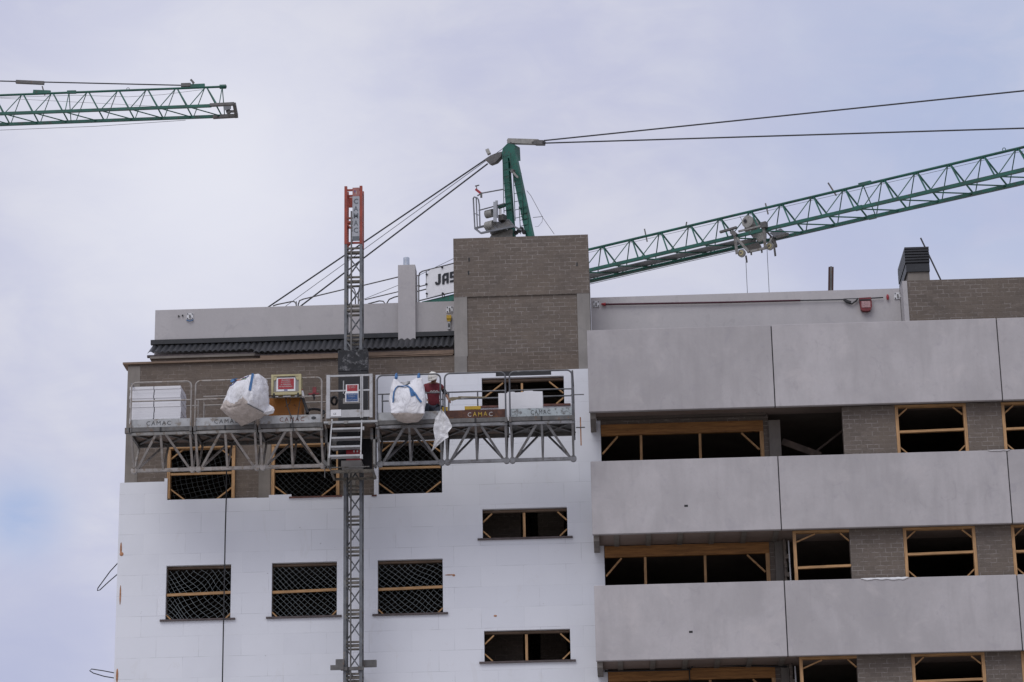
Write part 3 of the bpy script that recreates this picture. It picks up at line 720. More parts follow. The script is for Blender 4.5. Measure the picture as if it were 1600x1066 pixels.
for i, (a, b) in enumerate(BAYS):
    mid = (a+b)/2; yb = -1.62
    dm = MB().use('deck' if i in (0, 1, 2, 3, 4) else 'deck_grey'); dm.box(a, b, YF+.03, YK, ZD-.10, ZD)
    dm.use('steel_dark')
    for j in (0, 1):
        x0, x1 = (a, mid) if j == 0 else (mid, b)
        dm.bar((x0, YF+.1, ZD-.13), (x1, YK-.05, ZD-.13), .05, .03); dm.bar((x0, YK-.05, ZD-.135), (x1, YF+.1, ZD-.135), .05, .03)
    dm.box(a, b, YK-.03, YK+.03, ZD-.19, ZD-.02); dm.box(a, a+.05, YF+.05, YK, ZD-.18, ZD-.10); dm.box(b-.05, b, YF+.05, YK, ZD-.18, ZD-.10)
    dm.build('deck', plat)
    tm = MB().use(TOE[i]); tm.box(a+.01, b-.01, YF-.012, YF+.008, ZD-.01, ZD+.185)
    if i == 3: pass
    tb = tm.build('toe_board', plat)
    lt = MB(); ink = ['ink_worn', 'ink_worn', 'ink_red', None, 'ink_yellow', 'ink_worn'][i]
    xo = [mid-.05, mid+.03, mid+.03, 0, mid+.10, mid-.02][i]
    if ink:
        lt.use(ink)
        if i == 4:
            for k, ch_ in enumerate('CAMAC'):
                lt.use(['ink_white', 'ink_yellow', 'ink_yellow', 'ink_yellow', 'ink_white'][k])
                lt.text(ch_, (xo-.24+k*.125, YF-.0145, ZD+.02+.01*(k % 2)), (1, 0, .02), (0, 0, 1), .105, .085, bold=.004)
        else:
            lt.text('CAMAC', (xo, YF-.0145, ZD+.03), (1, 0, 0), (0, 0, 1), .105, .58 if i != 5 else .46, bold=.0, gap=1.3)
            if i == 2: lt.use('ink_worn'); lt.ball((b-.22, YF-.013, ZD+.1), .06, .002, .04, 10, 5)
        lt.build('lettering', tb)
    ch_ = MB().use('steel_dark'); ch_.box(a, b, YF-.02, YF+.05, ZD-.115, ZD-.015); ch_.use('steel' if i < 3 else 'rail_steel'); ch_.box(a, b, YF-.005, YF+.045, ZD-.20, ZD-.135)
    ch_.use('black')
    for x in (a+.03, mid, b-.03): ch_.box(x-.02, x+.02, YF-.03, YF-.015, ZD-.12, ZD-.02)
    ch_.build('top_chord', plat)
    t = MB().use('truss_pale' if i < 3 else 'rail_steel'); zl = 17.475
    t.box(a+.02, b-.02, yb-.035, yb+.035, zl-.035, zl+.04)
    for yt_, w in ((YF+.02, .052), (YK-.02, .045)):
        ztp = ZD-.16
        t.bar((a+.13, yb, zl+.04), (mid-.10, yt_, ztp), w, w, (0, 1, 0)); t.bar((b-.13, yb, zl+.04), (mid+.10, yt_, ztp), w, w, (0, 1, 0))
        t.bar((mid, yb, zl), (mid, yt_, ztp), w, w*1.1, (0, 1, 0)); t.bar((a+.045, yb, zl), (a+.045, yt_, ztp), w, w, (0, 1, 0)); t.bar((b-.045, yb, zl), (b-.045, yt_, ztp), w, w, (0, 1, 0))
    for x in (a+.05, b-.05):
        t.tube([(x, yb-.05, zl), (x, yb+.05, zl)], .075, 14)
    t.build('truss', plat)
    if True:
        rm = MB().use('truss_pale' if i < 3 else 'rail_dark'); r = .02
        rm.tube(rounded_u(a+.03, b-.03, YF-.03, ZD-.03, 19.50), r, 8); rm.tube([(a+.03, YF-.03, zmid), (b-.03, YF-.03, zmid)], r*.9, 8)
        rm.use('steel_dark'); rm.box(a, a+.06, YF-.05, YF-.01, ZD-.14, ZD-.02); rm.box(b-.06, b, YF-.05, YF-.01, ZD-.14, ZD-.02)
        rm.build('guard_rail', plat, smooth=False)
        rb = MB().use('truss_pale' if i < 3 else 'rail_dark'); zk = zback if i < 3 else zbackR
        rb.tube([(a+.03, YK, zk), (b-.03, YK, zk)], .018, 8)
        for x in (a+.05, mid if i == 4 else b-.05): rb.tube([(x, YK, ZD-.05), (x, YK, zk+.16)], .018, 8)
        if i == 1: rb.tube([(a+.03, YK, zk+.22), (b-.03, YK, zk+.22)], .018, 8)
        rb.build('back_rail', plat)
# right end rail
rm = MB().use(RAILM); rm.tube([(.47, YF-.03, 19.48), (.47, YK, 19.48)], .02, 8); rm.tube([(.47, YF-.03, zmid), (.47, YK, zmid)], .018, 8); rm.tube([(.47, YK, ZD-.3), (.47, YK, 19.5)], .02, 8)
rm.tube([(.40, YK, zbackR+.02), (.72, YK, zbackR+.02)], .014, 6); rm.use('foam'); rm.box(.60, .63, YK+.3, YK+.33, ZD-.35, ZD+.35); rm.use('steel_dark'); rm.box(.5, .72, YK+.28, YK+.31, ZD+.08, ZD+.10)
rm.build('end_rail', plat)
rm = MB().use(RAILM); rm.tube([(-9.97, YF-.03, 19.48), (-9.97, YK, 19.48)], .02, 8); rm.tube([(-9.97, YK, ZD-.3), (-9.97, YK, 19.5)], .02, 8); rm.use('steel_dark'); rm.box(-10.1, -9.98, YF-.05, YF+.05, ZD-.15, ZD-.02); rm.build('end_rail', plat)
# central cage with gate, signs, ladder, drive unit
gx0, gx1 = PX(510, 620, YF-.05), PX(582, 620, YF-.05)
yg = YF-.06
mb = MB().use('alu')
zg0, zg1 = PZ(545, 653, yg), PZ(545, 585, yg); zgm = PZ(545, 610, yg); zgp = PZ(545, 640, yg)
mb.box(gx0, gx0+.085, yg, yg+.06, zg0, zg1); mb.box(gx1-.07, gx1, yg, yg+.06, zg0, zg1); mb.box(gx0+.087, gx1-.072, yg+.005, yg+.045, zg1-.05, zg1-.005)
xi = PX(565, 620, yg); mb.box(xi-.035, xi-.005, yg+.003, yg+.05, zg0, zg1-.052); mb.box(xi+.002, xi+.032, yg+.003, yg+.05, zg0, zg1-.052)
mb.box(gx0+.087, xi-.037, yg+.01, yg+.04, zgm-.018, zgm+.018); mb.box(xi+.034, gx1-.072, yg+.01, yg+.04, zgm-.018, zgm+.018)
mb.box(gx0+.087, xi-.037, yg+.012, yg+.03, zg0+.02, zgp); mb.box(xi+.034, gx1-.072, yg+.012, yg+.03, zg0+.02, zgp-.02)
gate = mb.build('gate', plat)
mb = MB().use('alu'); mb.box(gx0+.36, gx0+.385, yg+.3, yg+.32, zgm-.02, zg1-.06); mb.box(gx0+.36, gx0+.55, yg+.3, yg+.32, zgm-.02, zgm+.01); mb.build('inner_bar', gate)
s0 = P(540.3, 601, yg-.01); s1 = P(560.2, 611, yg-.01); s2 = P(539.5, 612, yg-.01); s3 = P(560, 628, yg-.01)
mb = MB().use('sign_white'); mb.box(s0.x, s1.x, yg-.012, yg-.002, s1.z-.05, s0.z); mb.use('sign_red'); mb.box(s0.x+.03, s1.x-.025, yg-.016, yg-.0125, s1.z, s0.z-.015)
sg = mb.build('warning_sign', gate)
mb = MB().use('ink_white'); xm = (s0.x+s1.x)/2; mb.text('PROHIBIDO', (xm, yg-.0175, s0.z-.058), (1, 0, 0), (0, 0, 1), .028, .17); mb.text('EL PASO', (xm, yg-.0175, s0.z-.098), (1, 0, 0), (0, 0, 1), .026, .15); mb.build('lettering', sg)
mb = MB().use('sign_white'); mb.box(s2.x, s3.x, yg-.0118, yg-.0018, s3.z, s2.z-.012); mb.use('sign_blue'); mb.box(s2.x+.025, s3.x-.015, yg-.016, yg-.0122, s3.z+.015, s2.z-.05)
sg = mb.build('warning_sign', gate)
mb = MB().use('ink_white'); xm = (s2.x+s3.x)/2; zt = s2.z-.05
for k, (t_, w_) in enumerate((('OBLIGATORIO', .23), ('EL CASCO', .15), ('Y', .02), ('ARNES DE SEGURIDAD', .24))):
    mb.text(t_, (xm, yg-.0175, zt-.045-k*.043), (1, 0, 0), (0, 0, 1), .027, w_)
mb.build('lettering', sg)
mb = MB().use('box_grey'); q0 = P(536, 623, yg+.02); q1 = P(562, 630.5, yg+.02); mb.box(q0.x, q1.x, yg+.0, yg+.008, q1.z, q0.z); mb.build('number_plate', gate)
q0 = P(517, 640.5, yg); q1 = P(533, 650.5, yg)
mb = MB().use('sign_white'); mb.box(q0.x, q1.x, yg-.004, yg+.010, q1.z, q0.z); sg = mb.build('marking_plate', gate); MB().use('ink_worn').text('CE', ((q0.x+q1.x)/2-.03, yg-.0055, q1.z+.04), (1, 0, 0), (0, 0, 1), .045).build('lettering', sg)
mb = MB().use('toe_grey'); mb.box(gx0-.06, gx1+.12, YF-.06, YF+.05, ZD-.055, ZD-.005); mb.use('steel'); mb.box(gx0+.05, gx0+.12, YF-.08, YF-.061, ZD-.09, ZD-.01); mb.box(gx0+.42, gx0+.50, YF-.08, YF-.061, ZD-.08, ZD-.005)
mb.use('deck'); mb.box(gx0-.02, gx1+.05, YF+.06, YM0-.06, ZD-.10, ZD-.02); mb.build('cage_floor', plat)
hx0, hx1 = PX(528, 600, -1.25), PX(574.5, 600, -1.25); hz1 = PZ(551, 547, -1.25); hzm = PZ(551, 580, -1.25)
mb = MB().use('dusty'); mb.box(hx0, hx1, -1.27, -1.0, hzm, hz1); mb.use('housing'); mb.box(hx0+.01, hx1-.01, -1.26, -.96, ZD-.02, hzm-.003); mb.box(hx0+.004, hx1-.004, -1.262, -1.0, hzm-.012, hzm-.001)
ho = mb.build('drive_housing', plat); bv = ho.modifiers.new('b', 'BEVEL'); bv.width = .02; bv.segments = 2
mb = MB().use('black'); c = P(522, 626, -1.9); mb.tube([c+Vector((math.cos(t/10*6.28)*.07, .05*math.sin(t), .09*math.sin(t/10*6.28))) for t in range(16)], .03, 6); mb.build('cable_bundle', plat)
# ladder hung below the gate
yl0, yl1 = YF-.02, YF-.14
A0, A1 = P(519, 656, yl0), P(514.3, 716, yl1); B0, B1 = P(565.3, 657, yl0), P(563.6, 717, yl1)
mb = MB().use('alu'); mb.bar(A0, A1, .028, .06, (0, 1, 0)); mb.bar(B0, B1, .028, .06, (0, 1, 0))
mb.box(B1.x-.01, B1.x+.05, yl1-.02, yl1+.04, B1.z, B1.z+.10); mb.box(B0.x+.0, B0.x+.06, yl0-.04, yl0+.02, B0.z-.24, B0.z-.16)
ld = mb.build('ladder', plat)
for k in range(4):
    t = (.24, .475, .705, .94)[k]; a = A0.lerp(A1, t); b = B0.lerp(B1, t)
    MB().use('alu').box(a.x+.02, b.x-.02, a.y-.03, a.y+.19, a.z-.03, a.z+.012).build('step', ld)
# drive unit below deck
mb = MB().use('housing'); zb_ = PZ(550, 738, -1.2)
mb.box(hx0-.02, hx1+.08, -1.0, YM0-.02, zb_+.05, ZD-.12); mb.box(hx0+.04, hx1-.15, -1.75, -1.25, ZD-.55, ZD-.12)
mb.use('winch'); c = P(549, 690, -1.5); mb.tube([c+Vector((0, -.2, 0)), c+Vector((0, .2, 0))], .13, 20); mb.use('steel'); mb.box(c.x-.45, c.x-.33, -1.7, -1.4, c.z-.2, c.z+.12)
mb.use('sign_red'); q0, q1 = P(541, 701, -1.55), P(563, 724, -1.55); mb.box(q0.x, q1.x, -1.55, -1.2, q1.z, q0.z)
mb.use('sign_white'); [mb.box(q0.x+dx, q0.x+dx+.03, -1.556, -1.551, q0.z-.10, q0.z-.05) for dx in (.17, .25)]
mb.use('box_grey'); q0, q1 = P(533, 720, -1.65), P(565, 728.5, -1.65); mb.box(q0.x, q1.x, -1.65, -1.2, q1.z, q0.z)
mb.build('drive_unit', plat)
mb = MB().use('mast_cross'); q0, q1 = P(516, 737, -1.7), P(584, 739, -1.7)
mb.box(q0.x, q1.x, -1.72, -1.62, q0.z-.03, q0.z+.03); mb.box(q0.x+.02, q1.x-.02, -1.0, YM0-.05, q0.z-.03, q0.z+.03); mb.box(q0.x, q0.x+.05, -1.62, -1.0, q0.z-.03, q0.z+.02); mb.box(q1.x-.05, q1.x, -1.62, -1.0, q0.z-.03, q0.z+.02)
mb.use('steel'); mb.box(q0.x-.08, q1.x-.1, -1.74, -1.70, q0.z+.08, q0.z+.10)
for x in (q0.x-.02, q1.x+.03): mb.box(x-.025, x+.025, -1.9, -1.5, q0.z+.1, ZD-.12)
mb.use('steel_dark'); mb.bar((q0.x-.16, -1.75, q0.z+.24), (q0.x, -1.75, q0.z+.1), .08, .08); mb.box(q0.x-.1, q0.x+.02, -1.9, -1.7, ZD-.45, ZD-.12); mb.box(q1.x-.06, q1.x+.1, -1.9, -1.6, ZD-.4, ZD-.12); mb.box(q1.x-.02, q1.x+.05, -1.7, -1.5, ZD-.75, ZD-.4)
mb.box(q0.x-.14, q0.x-.12, -1.7, -1.68, q0.z-.14, q0.z+.1)
mb.build('lower_frame', plat)
mb = MB().use('cable'); mb.tube([P(543, 745, YM0-.08), P(544, 800, YM0-.08), P(543.5, 1066, YM0-.08), (P(543, 1066, YM0-.08).x, YM0-.08, 0)], .012, 6); mb.build('power_cable', plat)

# control cabinet on the rail
q0, q1 = P(424, 586, -2.2), P(470.5, 616.5, -2.2)
cab = thing('control_cabinet', ((q0.x+q1.x)/2, -2.1, ZD), 'grey electrical control cabinet in a cream frame with a red notice, on an orange base', 'cabinet')
mb = MB().use('box_grey'); mb.box(q0.x+.06, q1.x-.06, -2.19, -1.95, q1.z+.05, q0.z-.05); mb.build('box', cab)
mb = MB().use('cream')
mb.box(q0.x, q0.x+.055, -2.22, -1.93, q1.z, q0.z); mb.box(q1.x-.055, q1.x, -2.22, -1.93, q1.z, q0.z); mb.box(q0.x+.057, q1.x-.057, -2.22, -1.93, q0.z-.045, q0.z-.002); mb.box(q0.x+.057, q1.x-.057, -2.22, -1.93, q1.z+.002, q1.z+.07)
for sx, x in ((1, q0.x+.057), (-1, q1.x-.057)):
    mb.prism([(x, q0.z-.046), (x, q0.z-.14), (x+sx*.04, q0.z-.14), (x+sx*.09, q0.z-.046)], -2.21, -2.195)
mb.use('black'); mb.box(q0.x+.05, q0.x+.09, -2.23, -2.19, q1.z-.06, q1.z+.04); mb.box(q1.x-.09, q1.x-.05, -2.23, -2.19, q1.z-.06, q1.z+.04)
mb.use('alu'); [mb.box(q0.x+d, q0.x+d+w, -2.2, -2.1, q1.z-.045, q1.z-.02) for d, w in ((.1, .07), (.28, .18), (.56, .1))]
mb.build('frame', cab)
r0, r1 = P(432, 591, -2.2), P(461.5, 611, -2.2)
mb = MB().use('sign_white'); mb.box(r0.x, r1.x, -2.202, -2.192, r1.z, r0.z); mb.use('sign_red'); mb.box(r0.x+.04, r1.x-.035, -2.206, -2.2025, r1.z+.05, r0.z-.02); mb.use('print_blue'); mb.box((r0.x+r1.x)/2-.04, (r0.x+r1.x)/2+.04, -2.206, -2.2025, r1.z+.015, r1.z+.04)
sg = mb.build('warning_sign', cab)
mb = MB().use('ink_white'); xm = (r0.x+r1.x)/2; zt = r0.z-.03
for k, (t_, w_) in enumerate((('PROHIBIDO', .20), ('EL MANEJO', .22), ('AL PERSONAL', .25), ('NO AUTORIZADO', .31))):
    mb.text(t_, (xm, -2.208, zt-.045-k*.052), (1, 0, 0), (0, 0, 1), .033, w_, bold=.02)
mb.build('lettering', sg)
o0, o1 = P(421, 622, -1.8), P(471.5, 655, -1.8)
mb = MB().use('orange'); mb.box(o0.x, o1.x, -1.85, -1.35, ZD, o0.z); mb.use('maroon'); mb.box(o0.x-.01, o1.x+.01, -1.86, -1.34, o0.z+.001, o0.z+.05); mb.build('base_box', cab)
mb = MB().use('cable')
a0 = P(446, 618, -2.1); mb.tube([a0, a0+Vector((.03, -.02, -.2)), a0+Vector((.1, -.05, -.42)), a0+Vector((.18, -.08, -.62)), a0+Vector((.2, -.06, -.9))], .012, 6)
a1 = P(470, 620, -2.1); mb.tube([a1, a1+Vector((-.04, -.05, -.3)), a1+Vector((-.07, -.07, -.6))], .01, 6); mb.tube([a0, a0+Vector((.12, 0, -.1)), a0+Vector((.1, 0, -.2)), a0+Vector((0, 0, -.28))], .008, 6)
mb.tube([P(472, 620, -2.05), P(481, 645, -2.05)], .035, 8); mb.use('sign_white'); mb.tube([P(471.5, 611, -2.08), P(474, 622, -2.08)], .035, 10); mb.use('sign_red'); mb.tube([P(470.5, 608.5, -2.08), P(471.2, 610.9, -2.08)], .03, 10)
mb.build('cable', cab)
# red clamp on rail & hose
c = P(491, 612, -2.12)
mb = MB().use('red_bag'); mb.box(c.x-.035, c.x+.05, -2.16, -2.1, c.z-.04, c.z+.1); mb.box(c.x-.13, c.x+.12, -2.15, -2.11, c.z-.075, c.z-.042); mb.use('black'); mb.tube([c+Vector((-.02, 0, -.075)), c+Vector((-.0, 0, -.13)), c+Vector((0, 0, -.22))], [.05, .03, .008], 8); mb.tube([c+Vector((-.15, 0, -.07)), c+Vector((-.13, 0, -.1))], .02, 6)
tag(mb.build('hand_clamp', loc=c), 'small red clamp fixed on the guard rail right of the control cabinet', 'clamp')
c = P(493, 650, -1.8); mb = MB().use('black')
for r_ in (.22, .20, .18): mb.tube([c+Vector((r_*math.cos(t/14*6.283), .05*math.sin(t/7*6.283), .08+(r_*.45)*math.sin(t/14*6.283))) for t in range(15)], .022, 6)
mb.use('steel'); mb.box(c.x-.16, c.x+.2, -1.85, -1.7, c.z-.05, c.z+.03)
tag(mb.build('hose_coil', loc=c), 'black coiled hose lying behind the toe board between orange base and gate', 'hose')

# EPS packs at the left end
pk = [(203.8, 240.4, 605, 627.5), (242, 283, 604, 627), (203.8, 240.4, 628.8, 652), (242, 283, 628, 652)]
lbl = ['white foam board pack at the far left end of the platform, upper one', 'white foam board pack second from the left end of the platform, upper one', 'white foam board pack at the far left end of the platform, lower one', 'white foam board pack second from the left end of the platform, lower one']
lo0 = ZD+.002; zz1 = PZ(240, 628, -1.9); zz2 = PZ(240, 604.5, -1.9)
for (a, b, t, bt), l in zip(pk, lbl):
    up = bt < 640; x0, x1 = PX(a, t, -1.9), PX(b, t, -1.9)
    z0, z1 = (zz1+.006, zz2) if up else (lo0, zz1-.006)
    m = MB().use('eps_lines'); n = 5
    for k in range(n):
        h = (z1-z0)/n; j = .006*((k*7+int(a)) % 3-1)
        m.box(x0+j, x1+j, -1.93+j, -1.15+j, z0+k*h+.0012, z0+(k+1)*h-.0012)
    m.use('eps_block'); m.box(x0+.01, x1-.01, -1.92, -1.16, z0+.004, z1-.004)
    tag(m.build('foam_board_pack', loc=((x0+x1)/2, -1.5, z0)), l, 'insulation pack', 'foam board packs stacked on the platform')
# cut pack and sheets on the right
x0, x1 = PX(779, 630, -1.7), PX(848, 630, -1.7); zt = PZ(815, 613.5, -1.7)
m = MB().use('eps_block')
prof = [(x0, ZD+.002), (x1, ZD+.002), (x1, zt), (x1-.22, zt+.01), (x1-.24, zt+.035), (x1-.42, zt+.03), (x1-.46, zt-.005), (x0+.40, zt-.01), (x0+.38, zt+.01), (x0+.22, zt+.012), (x0+.21, zt-.02), (x0, zt-.015)]
m.prism(prof, -1.75, -1.2)
tag(m.build('foam_board_pack', loc=((x0+x1)/2, -1.5, ZD)), 'white foam block with a ragged broken top behind the pale blue toe board', 'insulation block')
x0, x1 = PX(694, 640, -1.6), PX(759, 640, -1.6)
m = MB().use('eps_block'); za = ZD
for k, (d0, d1) in enumerate(((0, 0), (.02, -.02), (.0, -.01), (.05, -.06), (.12, -.1))):
    m.box(x0+d0, x1+d1, -1.65+.02*k, -1.15, za+k*.07+.001, za+(k+1)*.07-.002)
m.use('steel_dark'); m.box(x1-.1, x1-.02, -1.66, -1.6, za+.22, za+.27)
tag(m.build('foam_sheet_stack', loc=((x0+x1)/2, -1.5, ZD)), 'low stack of white foam sheets lying flat behind the rusty toe board', 'foam sheets')
x0, x1 = PX(693, 636, -1.95), PX(751, 636, -1.95); zy = PZ(720, 637, -1.95)
m = MB().use('yellow'); m.box(x0-.03, x0+.10, -1.98, -1.93, zy-.22, zy+.02); m.box(x0+.50, x1, -1.98, -1.93, zy-.06, zy+.02); m.box(x0, x1, -1.97, -1.94, zy-.2, zy-.14); m.box(x1-.1, x1-.03, -1.97, -1.94, zy-.2, zy-.05)
tag(m.build('spirit_level', loc=(x0, -1.95, zy-.2)), 'yellow hand tool lying between the toe board and the foam sheets', 'tool')

# ------------------------------------------------------------------ big bags
def bag(name, C8, label, loc, bulge=.07, wr=.025, seed=1, topdip=None, bottom_mat='bag_shade_dusty', n=26, dust_front=None):
    """C8: corners [u][v][w]: u left-right, v front-back, w bottom-top"""
    m = MB(); m.use('bag'); m.use(bottom_mat); m.use('bag')
    off = Vector((seed*5.1, seed*2.3, 1.7))
    ctr = sum((C8[i][j][k] for i in (0, 1) for j in (0, 1) for k in (0, 1)), Vector())/8
    def pt(u, v, w):
        p = Vector()
        for i, a in ((0, 1-u), (1, u)):
            for j, b in ((0, 1-v), (1, v)):
                for k, c in ((0, 1-w), (1, w)): p += C8[i][j][k]*(a*b*c)
        return p
    def surf(u, v, w):
        p = pt(u, v, w); d = (p-ctr).normalized()
        s = lambda t: max(0.0, math.sin(math.pi*min(1, max(0, t))))
        bl = 1.0
        e = [s(u) if u not in (0, 1) else None, s(v) if v not in (0, 1) else None, s(w) if w not in (0, 1) else None]
        k = 1.0
        for q in e:
            if q is not None: k *= q**.6
        if sum(q is None for q in e) != 1: k = 0
        q = p*4.5+off
        nz = mnoise.noise(q)*.6+mnoise.noise(q*2.3)*.35 + .5*abs(mnoise.noise(Vector((q.x*1.4+q.z*.7, q.y, q.z*.5))))
        p = p + d*(bulge*k) + d*wr*nz
        if topdip and w > .0: p = p+topdip(u, v, w)
        return p
    vid = {}
    def V(u, v, w):
        key = (round(u, 5), round(v, 5), round(w, 5))
        if key not in vid: vid[key] = len(m.v); m.v.append(surf(*key))
        return vid[key]
    R = [i/n for i in range(n+1)]
    for i in range(n):
        for j in range(n):
            a, b, c, d = R[i], R[i+1], R[j], R[j+1]
            for wv in (0, 1):
                m.use('bag' if wv else bottom_mat)
                q = [V(a, c, wv), V(b, c, wv), V(b, d, wv), V(a, d, wv)]; m.face(q if wv else q[::-1])
            m.use('bag')
            for vv in (0, 1):
                if dust_front and vv == 0: m.use(bottom_mat if dust_front(a, c) else 'bag')
                q = [V(a, vv, c), V(b, vv, c), V(b, vv, d), V(a, vv, d)]; m.face(q if vv == 0 else q[::-1]); m.use('bag')
            for uv in (0, 1):
                q = [V(uv, a, c), V(uv, b, c), V(uv, b, d), V(uv, a, d)]; m.face(q if uv else q[::-1])
    root = thing(name, loc, label, 'bag', 'white big bags hung outside the guard rail')
    m.build('sack', root, smooth=True)
    return root, surf, ctr
def ribbon(parent, name, pts, w, ctr, mat, off=.012, side=None):
    m = MB().use(mat); L = []
    for k, p in enumerate(pts):
        d = (pts[min(k+1, len(pts)-1)]-pts[max(k-1, 0)]).normalized(); nrm = (p-ctr).normalized() if side is None else side
        a = d.cross(nrm).normalized()*w/2; nn = a.cross(d).normalized()
        if nn.dot(nrm) < 0: nn = -nn
        L.append((p-a+nn*off, p+a+nn*off, p+a+nn*(off-.008), p-a+nn*(off-.008)))
    b = len(m.v)
    for q in L: m.v += list(q)
    for k in range(len(L)-1):
        for j in range(4):
            j2 = (j+1) % 4; m.face([b+k*4+j, b+k*4+j2, b+(k+1)*4+j2, b+(k+1)*4+j])
    m.face([b, b+1, b+2, b+3]); e = b+4*(len(L)-1); m.face([e+3, e+2, e+1, e])
    return m.build(name, parent)
def zp(ox, oy, s): return lambda x, y, Y: P(ox+x/s, oy+y/s, Y)
q = zp(335, 575, 11.22)
# left bag seen edge-on: u=0 left corner, front edge is the corner u=1,v=0
A, A_ = q(680, 95, -2.95), q(580, 625, -2.98)            # front vertical edge top/bottom
Bt, Bb = q(318, 270, -2.45), q(110, 715, -2.55)          # left
Ct, Cb = q(935, 225, -2.42), q(930, 812, -2.50)          # right
Db = q(480, 1012, -2.12)                                  # back bottom
Dt = q(640, 300, -2.15)
C8 = [[[Bb, Bt], [Db, Dt]], [[A_, A], [Cb, Ct]]]
def dipL(u, v, w):
    return Vector((0, 0, -.04*math.sin(math.pi*u)*w**3 if v < .5 else 0))
bagL, sf, ctr = bag('big_bag', C8, 'tilted white bulk bag with a printed mark and underside toned taupe as shade, left of the control cabinet', (Bb.x+.4, -2.4, Db.z), .13, .05, 2, dipL, dust_front=lambda u, w: w < .20+.09*math.sin(u*9)-.26*max(0, u-.75)*4)
ribbon(bagL, 'strap', [sf(.985, 0, w/12) for w in range(5, 13)], .06, ctr, 'strap_blue', .016)
ribbon(bagL, 'strap', [sf(0.0, 0, 1), q(345, 238, -2.44), q(300, 225, -2.2), q(400, 212, -2.12)], .08, ctr, 'strap_blue', .016)
m = MB()
for mt, seq in (('print_blue', [(.06, .83), (.12, .86), (.16, .85), (.20, .90), (.24, .87), (.27, .92)]), ('print_red', [(.36, .90), (.42, .94), (.50, .91), (.58, .95), (.64, .92)]), ('print_blue', [(.56, .92), (.64, .95), (.74, .96), (.80, .98)]), ('print_green', [(.56, .84), (.66, .87), (.72, .86)])):
    m.use(mt); 
    pts = [sf(a, 0, b)+(sf(a, 0, b)-ctr).normalized()*.012 for a, b in seq]
    m.tube(pts, .010, 6)
m.build('printed_mark', bagL)
ribbon(bagL, 'piping', [sf(1, v/12, 0) for v in range(13)], .018, ctr, 'grey_mid', .01)
# loose flap at the lower right
m = MB().use('bag'); pts = [q(880, 640, -2.48), q(960, 640, -2.52), q(1040, 690, -2.55), q(1055, 740, -2.55), q(1030, 800, -2.52), q(930, 825, -2.52), q(840, 790, -2.6)]
cc = sum(pts, Vector())/len(pts)+Vector((.05, -.07, -.05)); b0 = len(m.v); m.v += pts+[cc, sum(pts, Vector())/len(pts)+Vector((0, .08, 0))]
for i in range(len(pts)):
    j = (i+1) % len(pts); m.face([b0+j, b0+i, b0+len(pts)]); m.face([b0+i, b0+j, b0+len(pts)+1])
m.build('flap', bagL)
q2 = zp(590, 560, 7.107)
FT = -2.72
C8 = [[[q2(150, 605, FT), q2(178, 235, FT+.18)], [q2(230, 690, -2.2), q2(190, 300, -2.2)]], [[q2(520, 612, FT), q2(488, 225, FT+.18)], [q2(455, 695, -2.2), q2(470, 300, -2.2)]]]
def dipR(u, v, w):
    k = max(0.0, 1-abs((u-.42)/.36)); return Vector((0, .10*k*w**2, -.20*k*w**4)) if v < .5 else Vector((0, 0, -.1*w**3))
bagR, sf, ctr = bag('big_bag', C8, 'white bulk bag hanging upright by blue loops from the rail beside the worker', (C8[0][0][0].x+.4, -2.5, C8[0][1][0].z), .11, .045, 5, dipR)
def fr(x, y): return sf((x-150)/370.0, 0, max(0, min(1, (610-y)/385.0)))
ribbon(bagR, 'strap', [fr(*t) for t in ((182, 490), (195, 430), (205, 385), (218, 345), (242, 328), (285, 325), (335, 328), (360, 365), (400, 415), (430, 452), (470, 485))], .05, ctr, 'strap_blue', .022)
ribbon(bagR, 'strap', [fr(365, 370), fr(370, 400), fr(378, 430)], .10, ctr, 'strap_blue', .014)
for x in (207, 457):
    m = MB().use('strap_blue'); m.tube([q2(x-6, 222, FT+.2), q2(x-5, 185, -2.19), q2(x+3, 174, -2.14), q2(x+8, 190, -2.1), q2(x+4, 222, FT+.22)], .026, 6); m.build('loop', bagR)
m = MB().use('grey_mid'); m.tube([q2(312, 305, -2.45), q2(335, 288, -2.5), q2(355, 268, -2.48)], .02, 6); m.build('tie', bagR)

# plastic film hanging from the toe board
def filmsheet(name, outline, label, cat, Y, seed, matn, ox, oy, s, amp=.06):
    q = zp(ox, oy, s); xs = [p[0] for p in outline]; ys = [p[1] for p in outline]
    n = 30; m = MB().use(matn); vid = {}
    def inside(x, y):
        c = False; j = len(outline)-1
        for i in range(len(outline)):
            xi, yi = outline[i]; xj, yj = outline[j]
            if (yi > y) != (yj > y) and x < (xj-xi)*(y-yi)/(yj-yi)+xi: c = not c
            j = i
        return c
    rows = []
    for k in range(n+1):
        y = min(ys)+(max(ys)-min(ys))*(k+.02)/(n+.04); cr = []
        j = len(outline)-1
        for i in range(len(outline)):
            xi, yi = outline[i]; xj, yj = outline[j]
            if (yi > y) != (yj > y): cr.append((xj-xi)*(y-yi)/(yj-yi)+xi)
            j = i
        cr.sort(); x0, x1 = cr[0], cr[-1]; row = []
        for t in range(15):
            x = x0+(x1-x0)*t/14; p = q(x, y, Y); v = p*3.2+Vector((seed, seed*2, 0))
            p.y += amp*(mnoise.noise(v)+.6*mnoise.noise(v*2.4)+.8*math.sin((t*.9+k*.25))*.35); row.append(len(m.v)); m.v.append(p)
        rows.append(row)
    for k in range(n):
        for t in range(14): m.face([rows[k][t], rows[k+1][t], rows[k+1][t+1], rows[k][t+1]])
    o = m.build(name, loc=q(xs[0], ys[0], Y)); so_ = o.modifiers.new('s', 'SOLIDIFY'); so_.thickness = .004
    return tag(o, label, cat)
